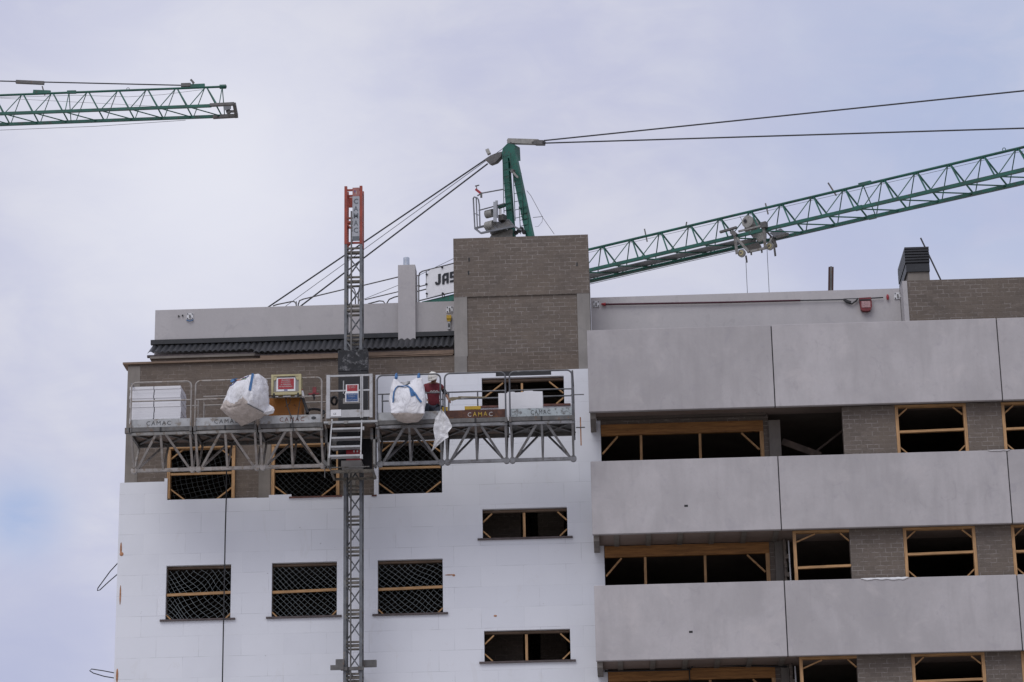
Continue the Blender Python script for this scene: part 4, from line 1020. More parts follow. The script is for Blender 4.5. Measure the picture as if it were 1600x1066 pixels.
filmsheet('plastic_sheet', [(705, 570), (740, 600), (785, 665), (828, 755), (780, 830), (788, 880), (700, 940), (600, 1028), (640, 900), (618, 790), (640, 660)], 'torn translucent plastic sheet hanging from the platform edge below the worker', 'plastic sheet', -2.22, 3.3, 'film', 590, 560, 7.107)
# plastic film and a loose board lying over balcony panel edges
def draped(name, px0, px1, py, zt, hang, mt, label, cat, seed, wav=1.0):
    x0, x1 = PX(px0, py, YP), PX(px1, py, YP); n = 40; m = MB().use(mt); rows = []
    for i in range(n+1):
        t = i/n; x = x0+(x1-x0)*t; e = min(1, 8*t, 8*(1-t))
        h = hang*(.55+.45*wav*mnoise.noise(Vector((t*5, seed, 0)))*1.6)*e+.006; lift = .012+.02*wav*abs(mnoise.noise(Vector((t*7, seed, 4))))
        prof = [(YP+.18, zt+lift*.6), (YP+.08, zt+lift), (YP+.01, zt+lift*.8), (YP-.014, zt-.004), (YP-.016-.012*wav*abs(mnoise.noise(Vector((t*9, seed, 2)))), zt-h*.6), (YP-.012, zt-h)]
        r = []
        for y, z in prof: r.append(len(m.v)); m.v.append(Vector((x, y, z)))
        rows.append(r)
    for i in range(n):
        for k in range(5): m.face([rows[i][k], rows[i][k+1], rows[i+1][k+1], rows[i+1][k]])
    o = m.build(name, loc=(x0, YP, zt), smooth=True); so_ = o.modifiers.new('s', 'SOLIDIFY'); so_.thickness = .004
    return tag(o, label, cat)
draped('plastic_film', 1345, 1420, 904, Z0+HP, .075, 'white_film', 'white plastic film draped over the top edge of the lower balcony panel', 'plastic film', 3)
draped('loose_sheet', 1543, 1578, 701, Z0+ST+HP, .05, 'plaster', 'pale folded sheet lying on the top edge of the middle balcony panel', 'sheet', 8, .4)

# ================================================================== worker
def skin_mesh(name, verts, edges, parent, mat, sub=2, org=None):
    me = bpy.data.meshes.new(name); me.from_pydata([tuple(v[0]) for v in verts], edges, [])
    ob = bpy.data.objects.new(name, me); COL.objects.link(ob)
    sk = ob.modifiers.new('skin', 'SKIN'); sk.use_smooth_shade = True
    for i, v in enumerate(verts):
        r = v[1]; d = me.skin_vertices[0].data[i]; d.radius = r if isinstance(r, tuple) else (r, r); d.use_root = (i == 0)
    ss = ob.modifiers.new('sub', 'SUBSURF'); ss.levels = sub; ss.render_levels = sub
    dg = bpy.context.evaluated_depsgraph_get(); me2 = bpy.data.meshes.new_from_object(ob.evaluated_get(dg)); me2.name = name
    bpy.data.objects.remove(ob); bpy.data.meshes.remove(me)
    q = parent
    while q.parent is not None: q = q.parent
    for v in me2.vertices: v.co = v.co-Vector(q.location)
    me2.materials.clear(); me2.materials.append(MATS[mat])
    for p in me2.polygons: p.use_smooth = True; p.material_index = 0
    o = bpy.data.objects.new(name, me2); COL.objects.link(o); o.parent = parent
    return o
YW = -1.55
hx = PX(677, 590, YW)
wk = thing('person', (hx, YW, ZD), 'kneeling worker in a dark red shirt, jeans and white helmet, bent over a hand tool', 'person')
zs = PZ(677, 601, YW)                      # shoulder line
V3 = lambda x, y, z: Vector((hx+x, YW+y, z))
zh = PZ(675, 638, YW)                      # hips
head = V3(.012, -.17, zs+.105)
hand = P(701, 624, YW-.1); elb = P(694.5, 612, YW+.02)
shR = V3(.175, .0, zs-.035); shL = V3(-.185, .02, zs-.015)
elL = V3(-.275, -.05, zs-.29); haL = V3(-.17, -.30, zs-.44)
kR = V3(.10, -.38, ZD+.10); fR = V3(.12, .14, ZD+.07); kL = V3(-.16, -.34, zh-.02); fL = V3(-.15, -.20, ZD+.06)
bv = [(V3(0, .16, zh), .13), (V3(0, .08, zh+.22), .13), (V3(0, .0, zs-.06), .13), (V3(0, -.06, zs+.03), .055), (V3(0, -.12, zs+.08), .06),
      (shR, .06), (elb, .043), (hand.lerp(elb, .12), .03), (shL, .06), (elL, .045), (haL, .03),
      (V3(.10, .12, zh-.03), .09), (kR, .065), (fR, .045), (V3(.13, .26, ZD+.05), .03), (V3(-.10, .12, zh-.03), .09), (kL, .065), (fL, .045), (V3(-.15, -.32, ZD+.04), .035)]
be = [(0, 1), (1, 2), (2, 3), (3, 4), (2, 5), (5, 6), (6, 7), (2, 8), (8, 9), (9, 10), (0, 11), (11, 12), (12, 13), (13, 14), (0, 15), (15, 16), (16, 17), (17, 18)]
def add_hand(base, d, n_idx, curl):
    d = d.normalized(); side = d.cross(Vector((0, 0, 1))).normalized(); dn = side.cross(d).normalized()
    i0 = len(bv); bv.append((base+d*.05, (.034, .018))); be.append((n_idx, i0))
    for k, L in enumerate((.070, .078, .074, .058)):
        o = side*((k-1.5)*.019); r = i0
        j = len(bv); bv.append((base+d*.085+o, .0095)); be.append((i0, j))
        bv.append((base+d*(.085+L*.5)+o-dn*curl*.4, .0085)); be.append((j, j+1)); bv.append((base+d*(.085+L*.72)+o-dn*curl, .0075)); be.append((j+1, j+2))
    j = len(bv); bv.append((base+d*.055+side*(-.04)-dn*.01, .011)); be.append((i0, j)); bv.append((base+d*.095+side*(-.05)-dn*.025, .009)); be.append((j, j+1))
add_hand(hand.lerp(elb, .12), hand-elb, 7, .035); add_hand(haL, haL-elL, 10, .03)
skin_mesh('body', bv, be, wk, 'skin', 1)
# head
rot = Matrix.Rotation(math.radians(-9), 3, 'Y') @ Matrix.Rotation(math.radians(-14), 3, 'Z') @ Matrix.Rotation(math.radians(30), 3, 'X')
mb = MB().use('skin'); mb.ball(head, .075, .092, .115, 18, 14, rot)
def hp(x, y, z): return head+rot @ Vector((x, y, z))
mb.tube([hp(0, -.088, .015), hp(0, -.108, -.025), hp(0, -.09, -.035)], [.008, .016, .012], 8); [mb.ball(hp(s*.077, .005, -.005), .012, .022, .032, 8, 6, rot) for s in (-1, 1)]
mb.use('maroon'); mb.tube([hp(-.025, -.083, -.06), hp(0, -.088, -.058), hp(.025, -.083, -.06)], .006, 6); mb.use('black'); [mb.ball(hp(s*.03, -.083, .012), .011, .008, .008, 8, 6, rot) for s in (-1, 1)]
mb.build('head', wk, smooth=True)
mb = MB().use('hair'); mb.ball(hp(0, .02, .02), .079, .085, .11, 16, 10, rot, -.45); mb.build('hair', wk, smooth=True)
mb = MB().use('helmet'); hc = hp(0, -.005, .035); mb.ball(hc, .118, .138, .125, 24, 12, rot, -.02)
b0 = len(mb.v); n = 24                                         # brim
for ring, (kx, ky, dz) in enumerate(((1.0, 1.0, .0), (1.10, 1.06, -.012), (1.08, 1.05, -.02), (.98, .98, -.012))):
    for j in range(n):
        t = 2*math.pi*j/n; f = 1.16 if math.sin(t) < -.3 and ring in (1, 2) else 1.0
        mb.v.append(hc+rot @ Vector((.118*kx*math.cos(t), .138*ky*math.sin(t)*f, dz-(.03 if f > 1 else 0))))
for r in range(3):
    for j in range(n): mb.face([b0+r*n+j, b0+r*n+(j+1) % n, b0+(r+1)*n+(j+1) % n, b0+(r+1)*n+j])
mb.tube([hc+rot @ Vector((0, .138*math.cos(t)*1.01, .125*math.sin(t)*1.01)) for t in [k*math.pi/10 for k in range(11)]], .012, 6)
mb.build('helmet', wk, smooth=True)
sv = [(V3(.01, .12, zh+.02), (.15, .125)), (V3(.0, .06, zh+.2), (.152, .125)), (V3(-.01, .0, zs-.10), (.165, .13)), (V3(-.01, -.05, zs+.015), .08), (shR+Vector((.01, 0, -.03)), .078), (shR.lerp(elb, .62), .072), (shL+Vector((-.01, 0, -.03)), .078), (shL.lerp(elL, .7), .072)]
skin_mesh('shirt', sv, [(0, 1), (1, 2), (2, 3), (2, 4), (4, 5), (2, 6), (6, 7)], wk, 'shirt', 2)
skin_mesh('sleeve', [(shR.lerp(elb, .5), .066), (elb, .055), (elb.lerp(hand, .55), .046)], [(0, 1), (1, 2)], wk, 'sleeve', 2)
skin_mesh('trousers', [(V3(0, .16, zh+.02), .15), (V3(.10, .10, zh-.04), .12), (kR, .085), (fR, .06), (V3(-.10, .10, zh-.04), .12), (kL, .09), (fL, .065)], [(0, 1), (1, 2), (2, 3), (0, 4), (4, 5), (5, 6)], wk, 'jeans', 2)
mb = MB().use('ink_white'); c = V3(.03, -.165, zs-.215)
for k in range(9): mb.ball(c+Vector(((k-4)*.022, .012*abs(k-4)*.4, .012*math.sin(k*2.1))), .014, .008, .016, 6, 4)
mb.build('shirt_print', wk)
# tool in the hand
m = MB().use('trowel'); h0 = P(700, 623, YW-.12); h1 = P(716, 620.5, YW-.12); h2 = P(760, 621, YW-.05)
m.plate([h0+Vector((0, 0, .02)), h0+Vector((.1, 0, .035)), h1+Vector((.06, 0, .0)), h1+Vector((.06, 0, -.03)), h0+Vector((.10, 0, -.055)), h0+Vector((0, 0, -.03))], (0, .02, 0)); m.bar(h1, h2, .03, .03)
tag(m.build('hand_tool', loc=h0), 'long brown hand tool held in the right hand of the kneeling worker', 'tool')

# ------------------------------------------------------------------ rope and wire loops on the left wall
mb = MB().use('cable'); pts = [P(x, y, Y) for x, y, Y in ((354, 690, -1.0), (354, 720, -.8), (353.5, 780, -.25), (352, 830, -.1), (351, 886, -.05), (349.5, 960, -.05), (348.5, 1010, -.05), (347.5, 1066, -.05))]
pts.append(Vector((pts[-1].x-.1, -.05, .3))); mb.tube(pts, .016, 6)
tag(mb.build('rope', loc=pts[-1]), 'thin black rope dropping down the white wall from the platform', 'rope')
for pp, lb in (([(184, 880), (172, 893), (153, 919), (152, 923), (156, 922), (170, 909), (184, 897)], 'black wire loop sticking out high on the left edge of the white wall'), ([(181, 1052), (160, 1048), (143, 1045.5), (140, 1048), (146, 1052), (163, 1057), (181, 1060)], 'black wire loop sticking out low on the left edge of the white wall')):
    mb = MB().use('cable'); pl = [P(x, y, YI+.5+.02*i) for i, (x, y) in enumerate(pp)]; mb.tube(pl, .013, 6); tag(mb.build('wire_loop', loc=pl[0]), lb, 'wire')

# ------------------------------------------------------------------ roof things
# anchor plates
def anchor(px, py, label, s=.16, extra=None):
    c = P(px, py, 1.19); m = MB().use('sign_white'); Y = 1.185
    m.box(c.x-s/2, c.x+s/2, Y-.008, Y+.014, c.z-s/2, c.z+s/2)
    root = thing('anchor_plate', c, label, 'anchor plate', 'anchor plates on the roof parapets'); m.build('plate', root)
    m = MB().use('ink')
    for dx in (-1, 1):
        for dz in (-1, 1): m.tube([(c.x+dx*s*.36, Y-.03, c.z+dz*s*.36), (c.x+dx*s*.36, Y-.006, c.z+dz*s*.36)], .014, 6)
    m.use('steel_dark'); m.box(c.x-.015, c.x+.015, Y-.05, Y-.007, c.z-.05, c.z+.03); m.build('bolt', root)
    if extra: extra(root, c)
    return root
def ex_left(root, c):
    m = MB().use('strap_blue'); m.tube([(c.x-.09, 1.17, c.z-.1), (c.x, 1.16, c.z-.14), (c.x+.09, 1.17, c.z-.1)], .012, 6); m.build('sling', root)
anchor(297, 494.5, 'white anchor plate with blue sling near the left end of the long left parapet', extra=ex_left)
anchor(702.5, 484, 'white anchor plate above the yellow arrester beside the brick stair tower')
anchor(931.5, 475.5, 'white anchor plate at the left end of the red lifeline', .15)
anchor(1402.5, 462.5, 'white anchor plate at the right end of the lifeline by the brick parapet', .17)
m = MB().use('black'); [m.tube([(P(x, y, 1.2).x, 1.16, P(x, y, 1.2).z), (P(x, y, 1.2).x, 1.21, P(x, y, 1.2).z)], .02, 8) for x, y in ((279.5, 494.5), (285.5, 493.5))]
m.build('fixing_hole', bld)
c = P(701.5, 497, 1.15); m = MB().use('yellow'); m.box(c.x-.06, c.x+.06, 1.10, 1.19, c.z-.03, c.z+.06); m.prism([(c.x-.06, c.z-.031), (c.x+.06, c.z-.031), (c.x+.03, c.z-.10), (c.x-.03, c.z-.10)], 1.12, 1.18); m.use('alu'); m.box(c.x-.035, c.x+.035, 1.13, 1.17, c.z-.30, c.z-.10); m.use('black'); m.box(c.x-.02, c.x+.02, 1.12, 1.135, c.z-.25, c.z-.15)
tag(m.build('fall_arrester', loc=c), 'yellow fall arrester hanging under an anchor plate by the stair tower', 'fall arrester')
# lifeline
L0, L1, L2 = P(945, 475.8, 1.14), P(1318, 468.2, 1.14), P(1380, 465, 1.14)
m = MB().use('strop_red'); m.tube([L0, L0.lerp(L1, .5)+Vector((0, 0, -.01)), L0.lerp(L1, .82)], .024, 6); m.use('rope_grey'); m.tube([L0.lerp(L1, .82), L1], .016, 6); m.use('cable'); m.tube([L1+Vector((.55, 0, .01)), L2], .016, 6); m.tube([L1, L1+Vector((.08, 0, -.08)), L1+Vector((.2, 0, -.12)), L1+Vector((.3, 0, -.05)), L1+Vector((.36, 0, .02))], .022, 6); m.bar(L1, L1+Vector((.18, -.01, -.08)), .03, .05)
m.use('rope_grey'); m.tube([L1+Vector((0, .01, .02)), L1+Vector((.55, .01, .02))], .010, 6)
m.use('sign_red'); m.tube([L0+Vector((-.09, 0, .01)), L0+Vector((.02, 0, 0))], [.02, .05], 8); m.ball(P(1387, 464.5, 1.14), .035, .03, .08, 8, 6)
tag(m.build('lifeline', loc=L0), 'dark red lifeline stretched along the pale right parapet', 'lifeline')
c = P(1352, 476.5, 1.12); m = MB().use('red_bag')
poly = [(c.x-.15, c.z+.17), (c.x+.15, c.z+.18), (c.x+.16, c.z-.06), (c.x+.12, c.z-.16), (c.x+.05, c.z-.18), (c.x-.06, c.z-.175), (c.x-.12, c.z-.14)]
m.prism(poly, 1.06, 1.17); m.use('black'); m.box(c.x-.14, c.x+.13, 1.05, 1.058, c.z+.09, c.z+.125); m.use('bag_window'); m.box(c.x-.10, c.x+.12, 1.05, 1.0585, c.z-.09, c.z+.075)
tag(m.build('pouch', loc=c), 'red pouch with a clear pocket hanging on the lifeline', 'pouch')
# post
p0, p1 = P(1294.5, 462, 2.6), P(1298.5, 418, 2.6); m = MB().use('maroon'); p0.z -= .8; m.bar(p0, p1, .13, .10, (0, 1, 0)); m.use('steel_dark'); m.bar(p0, p1+Vector((0, 0, .01)), .05, .12, (0, 1, 0))
tag(m.build('roof_post', loc=p0), 'short rusty brown post standing behind the right parapet', 'post')
# louvred vent
vy0, vy1 = 2.0, 3.7; vx0, vx1 = PX(1414, 400, vy0), PX(1452, 400, vy0); zt = PZ(1432, 386, vy0); zl = PZ(1432, 411, vy0); zc = PZ(1432, 418.5, vy0)
vent = thing('roof_vent', ((vx0+vx1)/2, 2.8, 20.7), 'grey concrete chimney with a dark louvred cowl behind the brick parapet', 'chimney')
MB().use('concrete').box(vx0+.05, vx1-.02, vy0+.05, vy1-.05, 20.6, zc+.02).build('stack', vent)
m = MB().use('housing'); m.box(vx0+.03, vx1-.03, vy0+.04, vy1-.04, zc+.02, zt-.02); m.use('grey_mid' if False else 'tile'); m.box(vx0, vx1, vy0, vy1, zt-.05, zt); m.box(vx0+.01, vx1-.01, vy0+.01, vy1-.01, zc-.10, zl-.02)
for k in range(5):
    z = zl+.02+k*(zt-zl-.06)/5; s = .065
    m.hexa([(vx0, vy0, z), (vx1, vy0, z), (vx1, vy0+.05, z+.02), (vx0, vy0+.05, z+.02), (vx0, vy0, z+s*.7), (vx1, vy0, z+s*.7), (vx1, vy0+.06, z+s), (vx0, vy0+.06, z+s)])
    m.box(vx0-.002, vx0+.03, vy0+.06, vy1, z, z+s); m.box(vx1-.03, vx1+.002, vy0+.06, vy1, z, z+s)
m.build('cowl', vent)
p0, p1 = P(1472, 442, 4.2), P(1438.5, 372, 4.2); m = MB().use('rope_grey'); m.tube([p0+(p0-p1)*.3, p1], .022, 6)
tag(m.build('stay_rod', loc=p0), 'thin leaning grey rod behind the louvred chimney', 'rod')

# ================================================================== tower crane A (behind the block)
DJ = Vector((.860, -.511, 0)).normalized(); NJ = Vector((-DJ.y, DJ.x, 0))
WJ, HJ, SP = 1.13, 1.10, 1.32
N0 = Vector((.774, 35.0, 35.113)); C0 = N0+NJ*WJ/2                # jib centre line (at chord height) at s=0
def JP(s, side, h=0.0): return C0+DJ*s+NJ*(side*WJ/2)+Vector((0, 0, h))
cr = thing('tower_crane', (C0+DJ*(-3.9))*1.0, 'green lattice tower crane behind the brick stair tower, with its jib rising to the right', 'tower crane')
cr.location.z = 0
S0, S1 = -2.9, 44.0
nodes = []; s = .27
while s > S0+.6: s -= SP
k = 0
while s < S1:
    nodes.append(s); k += 1
    s += SP+(.28 if abs(s-10.9) < .5 or (s > 13 and k % 9 == 0) else 0)
m = MB().use('green'); m.tube([JP(S0, 0, HJ), JP(S1, 0, HJ)], .055, 8); m.build('top_chord', cr, smooth=False)
for sd in (-1, 1):
    m = MB().use('green'); m.bar(JP(S0, sd), JP(S1, sd), .11, .12); m.build('bottom_chord', cr)
m = MB().use('green'); r = .024
for i, s in enumerate(nodes):
    t = JP(s, 0, HJ-.03)
    for sd in (-1, 1):
        m.tube([t+DJ*(.07), JP(s+SP/2-.02, sd)], .034, 6, False); m.tube([t-DJ*.05, JP(s-SP/2+.05, sd)], .022, 6, False)
    m.tube([JP(s+SP/2, -1), JP(s+SP/2+SP, 1)], .026, 6, False)
    m.box(t.x-.05, t.x+.05, t.y-.03, t.y+.03, t.z-.05, t.z+.03)
m.tube([JP(11.62, 0, HJ), JP(11.55, -1)], .022, 6); m.tube([JP(11.62, 0, HJ), JP(11.8, 1)], .022, 6)
m.bar(JP(11.45, 0, HJ+.03), JP(11.95, 0, HJ+.03), .10, .13); m.bar(JP(11.5, -1), JP(11.8, -1), .14, .15); m.bar(JP(11.5, 1), JP(11.8, 1), .14, .15)
m.build('jib_lattice', cr)
m = MB().use('rope_thin')
m.tube([JP(-2.5, 0, HJ-.12), JP(S1, 0, HJ-.18)], .008, 4); m.tube([JP(-2.5, .3, .35), JP(S1, .3, .45)], .008, 4); m.tube([JP(-2.5, .2, -.2+.02), JP(S1, 1.02, -.22)], .012, 4)
m.tube([JP(-2.5, .9, -.14), JP(7, .9, -.14)], .012, 4); m.build('trolley_rope', cr)
m = MB().use('rope_grey'); m.use('steel_dark')
for px, py, dx, dy in ((1010, 372, -3, -14), (1199, 330, -3, -12), (1303, 300, -9, -14), (1072, 352, 1, -5)):
    b = PV(px, py, C0, NJ); e = PV(px+dx, py+dy, C0, NJ); m.bar(b+(b-e)*.4, e, .05, .05)
m.use('green'); m.tube([PV(1569, 236, C0, NJ)+Vector((.06*math.cos(t/8*6.283), 0, .06+.06*math.sin(t/8*6.283))) for t in range(9)], .015, 5)
m.build('rope_guide', cr)
# walkway inside the jib foot
m = MB().use('zinc'); m.bar(JP(-2.8, .35, .06), JP(6.2, .35, .06), .5, .03); m.build('walkway', cr)
# trolley
def TP(px, py, sd):
    return PV(px, py, C0+NJ*(sd*WJ/2), NJ)
m = MB().use('steel')
f0, f1 = TP(1150, 362, -1.15), TP(1198, 351, -1.15)
a0, a1 = TP(1148, 368, -1.2), TP(1151.5, 397, -1.0); b0_, b1_ = TP(1193, 352, -1.2), TP(1195.5, 386, -1.0)
for p, q_ in ((a0, a1), (b0_, b1_)):
    m.bar(p, q_, .10, .10, (0, 1, 0))
m.bar(f0+Vector((.1, 0, .0)), f1, .06, .07)
c0, c1 = TP(1168, 394, -.7), TP(1200, 387, -.7); m.bar(c0, c1, .08, .08); m.bar(TP(1151, 372, -1.1), TP(1170, 394, -.8), .09, .09); m.bar(c1, TP(1206, 372, .6), .07, .07)
d0, d1 = TP(1164, 388, .9), TP(1190, 382, .9); m.use('steel_dark')
m.plate([TP(1164, 386, -.4), TP(1185, 380, -.4), TP(1190, 387, .6), TP(1170, 393, .6)], (0, 0, .05)); m.bar(TP(1158, 379, .2), TP(1180, 375, .2), .12, .12); m.bar(TP(1206, 371, .9), TP(1211, 386, .9), .18, .16); m.bar(TP(1165.5, 400, -.4), TP(1167, 410, -.4), .06, .08); m.bar(TP(1209.5, 384, .4), TP(1211.5, 400, .4), .07, .08)
m.bar(TP(1173.5, 392, -.6), TP(1174, 398.5, -.6), .06, .06); m.bar(TP(1190, 390, -.6), TP(1190.5, 395, -.6), .06, .06)
m.bar(TP(1125, 363, -1.3), TP(1151, 355.5, -1.3), .10, .08); m.bar(TP(1143, 362, -1.3), TP(1150, 368, -1.2), .12, .16); m.bar(TP(1190, 353, -1.25), TP(1198, 351, -1.25), .2, .22)
m.bar(TP(1213, 371, .5), TP(1232, 366, .5), .08, .10); m.bar(TP(1198, 362, -.6), TP(1206, 371, -.2), .05, .05)
tr = m.build('trolley', cr)
for px, py, sd in ((1159, 396, -.75), (1203, 385, -.6)):
    c = TP(px, py, sd); m = MB().use('winch'); m.tube([c-NJ*.05, c+NJ*.05], .15, 20); m.use('cream'); m.tube([c-NJ*.07, c+NJ*.07], .10, 16); m.use('steel_dark'); m.tube([c-NJ*.08, c+NJ*.08], .04, 10); m.build('wheel', tr)
m = MB().use('winch'); c = TP(1174, 350, .0); m.tube([c-NJ*.32, c+NJ*.32], .24, 24); m.use('ink'); m.tube([c+Vector((-.09, 0, .03))-NJ*.325, c+Vector((-.09, 0, .03))-NJ*.31], .07, 10)
m.use('winch'); m.box(c.x-.26, c.x-.05, c.y-.2, c.y+.2, c.z-.24, c.z-.02); m.build('winch_drum', tr)
m = MB().use('winch'); m.plate([TP(1172, 366, .2), TP(1196, 360, .2), TP(1196, 372, .2), TP(1186, 378, .2), TP(1178, 374, .2)], NJ*.1); m.use('zinc'); m.plate([TP(1202, 364, .6), TP(1220, 357, .6), TP(1232, 366, .6), TP(1210, 371, .6)], NJ*.05); m.build('shield', tr)
for (x0, y0, x1, y1) in ((1165.5, 409, 1167.5, 458), (1198.5, 390, 1201.5, 458)):
    p = TP(x0, y0, -.4); q_ = TP(x1, y1, -.4); m = MB().use('rope_grey'); m.tube([p, Vector((p.x+(q_.x-p.x), p.y, 22.0))], .010, 4); m.build('hoist_rope', cr)
m = MB().use('rope_thin'); m.tube([TP(1156, 338, -.2), TP(1163, 352, -.2)], .010, 4); m.build('aerial', cr)
# cat head
TB = C0+DJ*(-4.05)
def CP(px, py, side=0.0): return PV(px, py, C0+NJ*side, NJ)
zbase = 35.3
tip = CP(795, 228)
m = MB().use('green')
for sd in (-.28, .28):
    t0 = CP(790.5, 243, sd*.35); t1 = CP(798.5, 352, sd); t1 = t0+(t1-t0)*((35.35-t0.z)/(t1.z-t0.z)); m.bar(t0, t1, .27, .18, NJ)
for sd in (-.28, .28):
    t0 = CP(801, 240, sd*.35); t1 = CP(829, 372, sd); t1 = t0+(t1-t0)*((35.35-t0.z)/(t1.z-t0.z)); m.bar(t0, t1, .31, .18, NJ)
m.plate([CP(784, 239, -.2), CP(786, 231, -.2), CP(793, 224, -.2), CP(804, 226, -.2), CP(805, 247, -.2), CP(786, 247, -.2)], NJ*.4)
m.bar(CP(790, 265, -.2), CP(806, 268, -.2), .05, .07); q_ = C0+DJ*-3.4; m.bar(Vector((q_.x, q_.y, 35.25))-DJ*1.3, Vector((q_.x, q_.y, 35.25))+DJ*1.6, 1.3, .3, (0, 0, 1)); m.build('cat_head', cr)
m = MB().use('green_dark')
for x0, y0, x1, y1, n in ((785.5, 242, 787.5, 333, 8), (802, 274, 805, 345, 5), (811, 323, 813.5, 366, 4)):
    A_, B_ = CP(x0, y0, -.35), CP(x1, y1, -.35)
    A2, B2 = A_+DJ*.38, B_+DJ*.38
    m.tube([A_, B_], .018, 5); m.tube([A2, B2], .018, 5)
    for k in range(n+1): t = (k+.3)/(n+.6); m.tube([A_.lerp(B_, t), A2.lerp(B2, t)], .014, 5)
m.build('ladder', cr)
m = MB().use('steel_dark'); m.bar(CP(799, 267, -.4), CP(803, 268, -.4), .12, .14); m.use('winch'); m.bar(CP(801.5, 269, -.42), CP(809.5, 278, -.42), .05, .07); m.build('limit_switch', cr)
# platform with winch
pl = lambda x, y, sd: CP(x, y, sd)
m = MB().use('zinc')
e0, e1, e2, e3 = pl(742, 357, -.5), pl(751.5, 364.5, -1.0), pl(803, 354, -1.0), pl(795, 344, -.5)
m.bar(e0, e1, .06); m.bar(e1, e2, .07); m.bar(e2, e3, .06); m.bar(e3, e0, .07); m.bar(e0.lerp(e3, .5), e1.lerp(e2, .5), .06); m.bar(e0.lerp(e3, .25), e1.lerp(e2, .25), .04); m.bar(e0.lerp(e3, .75), e1.lerp(e2, .75), .05)
m.use('steel_dark'); m.plate([e0.lerp(e3, .35), e1.lerp(e2, .35), e2, e3], (0, 0, .02)); m.use('zinc'); m.bar(e2, pl(815, 360, -.8), .06); 
wp = m.build('winch_platform', cr)
m = MB().use('zinc')
r0, r1, r2 = pl(739.5, 310, -.5), pl(747.5, 312, -.9), pl(786, 296, -.9)
m.tube([e0, r0, pl(741, 308, -.6), pl(745, 309, -.8), r1, pl(749, 321, -.9), pl(750, 356, -1.0)], .03, 6); m.tube([pl(744, 309, -.7), pl(746, 360, -.7)], .025, 6); m.tube([pl(740, 333, -.5), pl(749.5, 337, -.95)], .02, 6)
m.tube([pl(746, 306, -.9), pl(753, 302, -.9), r2], .028, 6); m.tube([pl(748, 329, -.9), pl(789, 318, -.9)], .026, 6); m.build('rail', wp)
m = MB().use('winch')
for px, py, L_ in ((765, 334, .35), (765.5, 353, .5)):
    c = pl(px, py, -.7); m.tube([c-DJ*.16, c+DJ*(.1+L_*.2)], .17 if py < 340 else .2, 18)
m.use('plate_grey'); m.bar(pl(773.5, 347, -.95), pl(773.5, 316, -.95), .14, .10); m.bar(pl(776, 340, -.8), pl(776, 314, -.8), .10, .10); m.use('steel_dark'); m.bar(pl(781, 342, -.6), pl(789, 340, -.6), .25, .25); m.bar(pl(768, 364, -.6), pl(790, 357, -.6), .22, .18); m.use('green_dark'); m.bar(pl(779, 324, -.6), pl(789, 320, -.6), .12, .14)
m.use('alu'); m.bar(pl(781.5, 336, -.95), pl(781.5, 327, -.95), .12, .02)
m.build('winch', wp)
m = MB().use('sign_red'); m.bar(pl(743.5, 296, -.9), pl(751, 302, -.9), .07, .09); m.use('steel_dark'); m.bar(pl(752, 308.5, -.9), pl(752, 302, -.9), .08, .12); m.tube([pl(745, 297, -.9), pl(744.5, 290, -.9)], .018, 6); m.tube([pl(742.5, 291, -.9), pl(748.5, 289.5, -.9)], .025, 6); m.build('anemometer', wp)
m = MB().use('winch'); m.hexa([CP(760, 380, -.6), CP(801, 380, -.6), CP(801, 380, .6), CP(760, 380, .6), CP(770, 363, -.5), CP(801, 358, -.5), CP(801, 358, .5), CP(770, 363, .5)])
m.use('black'); [m.bar(CP(x, y, -.5), CP(x+4, y-2, -.5), .14, .12) for x, y in ((804, 365), (809, 362), (813, 359), (817, 364))]; m.build('slewing_head', cr)
# pendants right
m = MB().use('winch'); k0, k1 = CP(795, 221, 0), CP(836, 222.5, 0); m.bar(k0, CP(842, 222.5, 0), .22, .20); m.use('steel_dark'); m.bar(CP(836, 223.5, 0), CP(850, 223.5, 0), .24, .17); m.bar(CP(793, 219, 0), CP(800, 221, 0), .06, .08)
m.tube([CP(798, 224, -.13), CP(798, 224, .13)], .05, 8); m.tube([CP(833, 223, -.13), CP(833, 223, .13)], .05, 8); m.build('pendant_link', cr)
m = MB().use('rope_grey')
for (xa, ya, xb, yb) in ((850, 219.8, 1600, 142), (850, 223.8, 1600, 200.5)):
    a = CP(xa, ya); b = CP(xb, yb); d = (b-a); t = (35.113+HJ-a.z)/d.z if d.z < -.01 else 0
    # bar runs on until it meets the top chord of the jib
    e = a+d*(t if 0 < t < 6 else 3.0); m.tube([a, a.lerp(e, .5), e], .030, 6)
m.build('pendant_bar', cr)
m = MB().use('steel_dark'); j0 = CP(784.5, 239); j1 = CP(764, 249.5); m.plate([CP(784, 237, -.1), CP(783, 244, -.1), CP(774, 253.5, -.1), CP(765, 257, -.1), CP(757, 249, -.1), CP(766, 243, -.1), CP(776, 239, -.1)], NJ*.2); m.use('winch'); m.bar(CP(764.5, 241, 0), CP(761, 234, 0), .14, .12); m.build('pendant_block', cr)
m = MB().use('rope_grey')
for (xa, ya, xb, yb, rr) in ((758, 250, 425, 476, .032), (786, 232, 450, 476, .012), (762, 256, 473, 476, .032)):
    a = CP(xa, ya); b = CP(xb, yb); m.tube([a, a+(b-a)*((CP(690, 470, -.6).z-a.z)/(b.z-a.z))], rr, 6)
m.build('counter_jib_tie', cr)
m = MB().use('rope_thin'); m.tube([CP(823, 298, 0), CP(829.5, 306, 0), CP(848, 340, 0), CP(866, 366, 0)], .010, 4); m.tube([CP(833, 340, 0), CP(848, 338.5, 0)], .012, 4); m.tube([CP(848, 339, 0), CP(847, 347, 0), CP(841, 354, 0), CP(836, 354.5, 0)], .007, 4); m.build('aerial', cr)
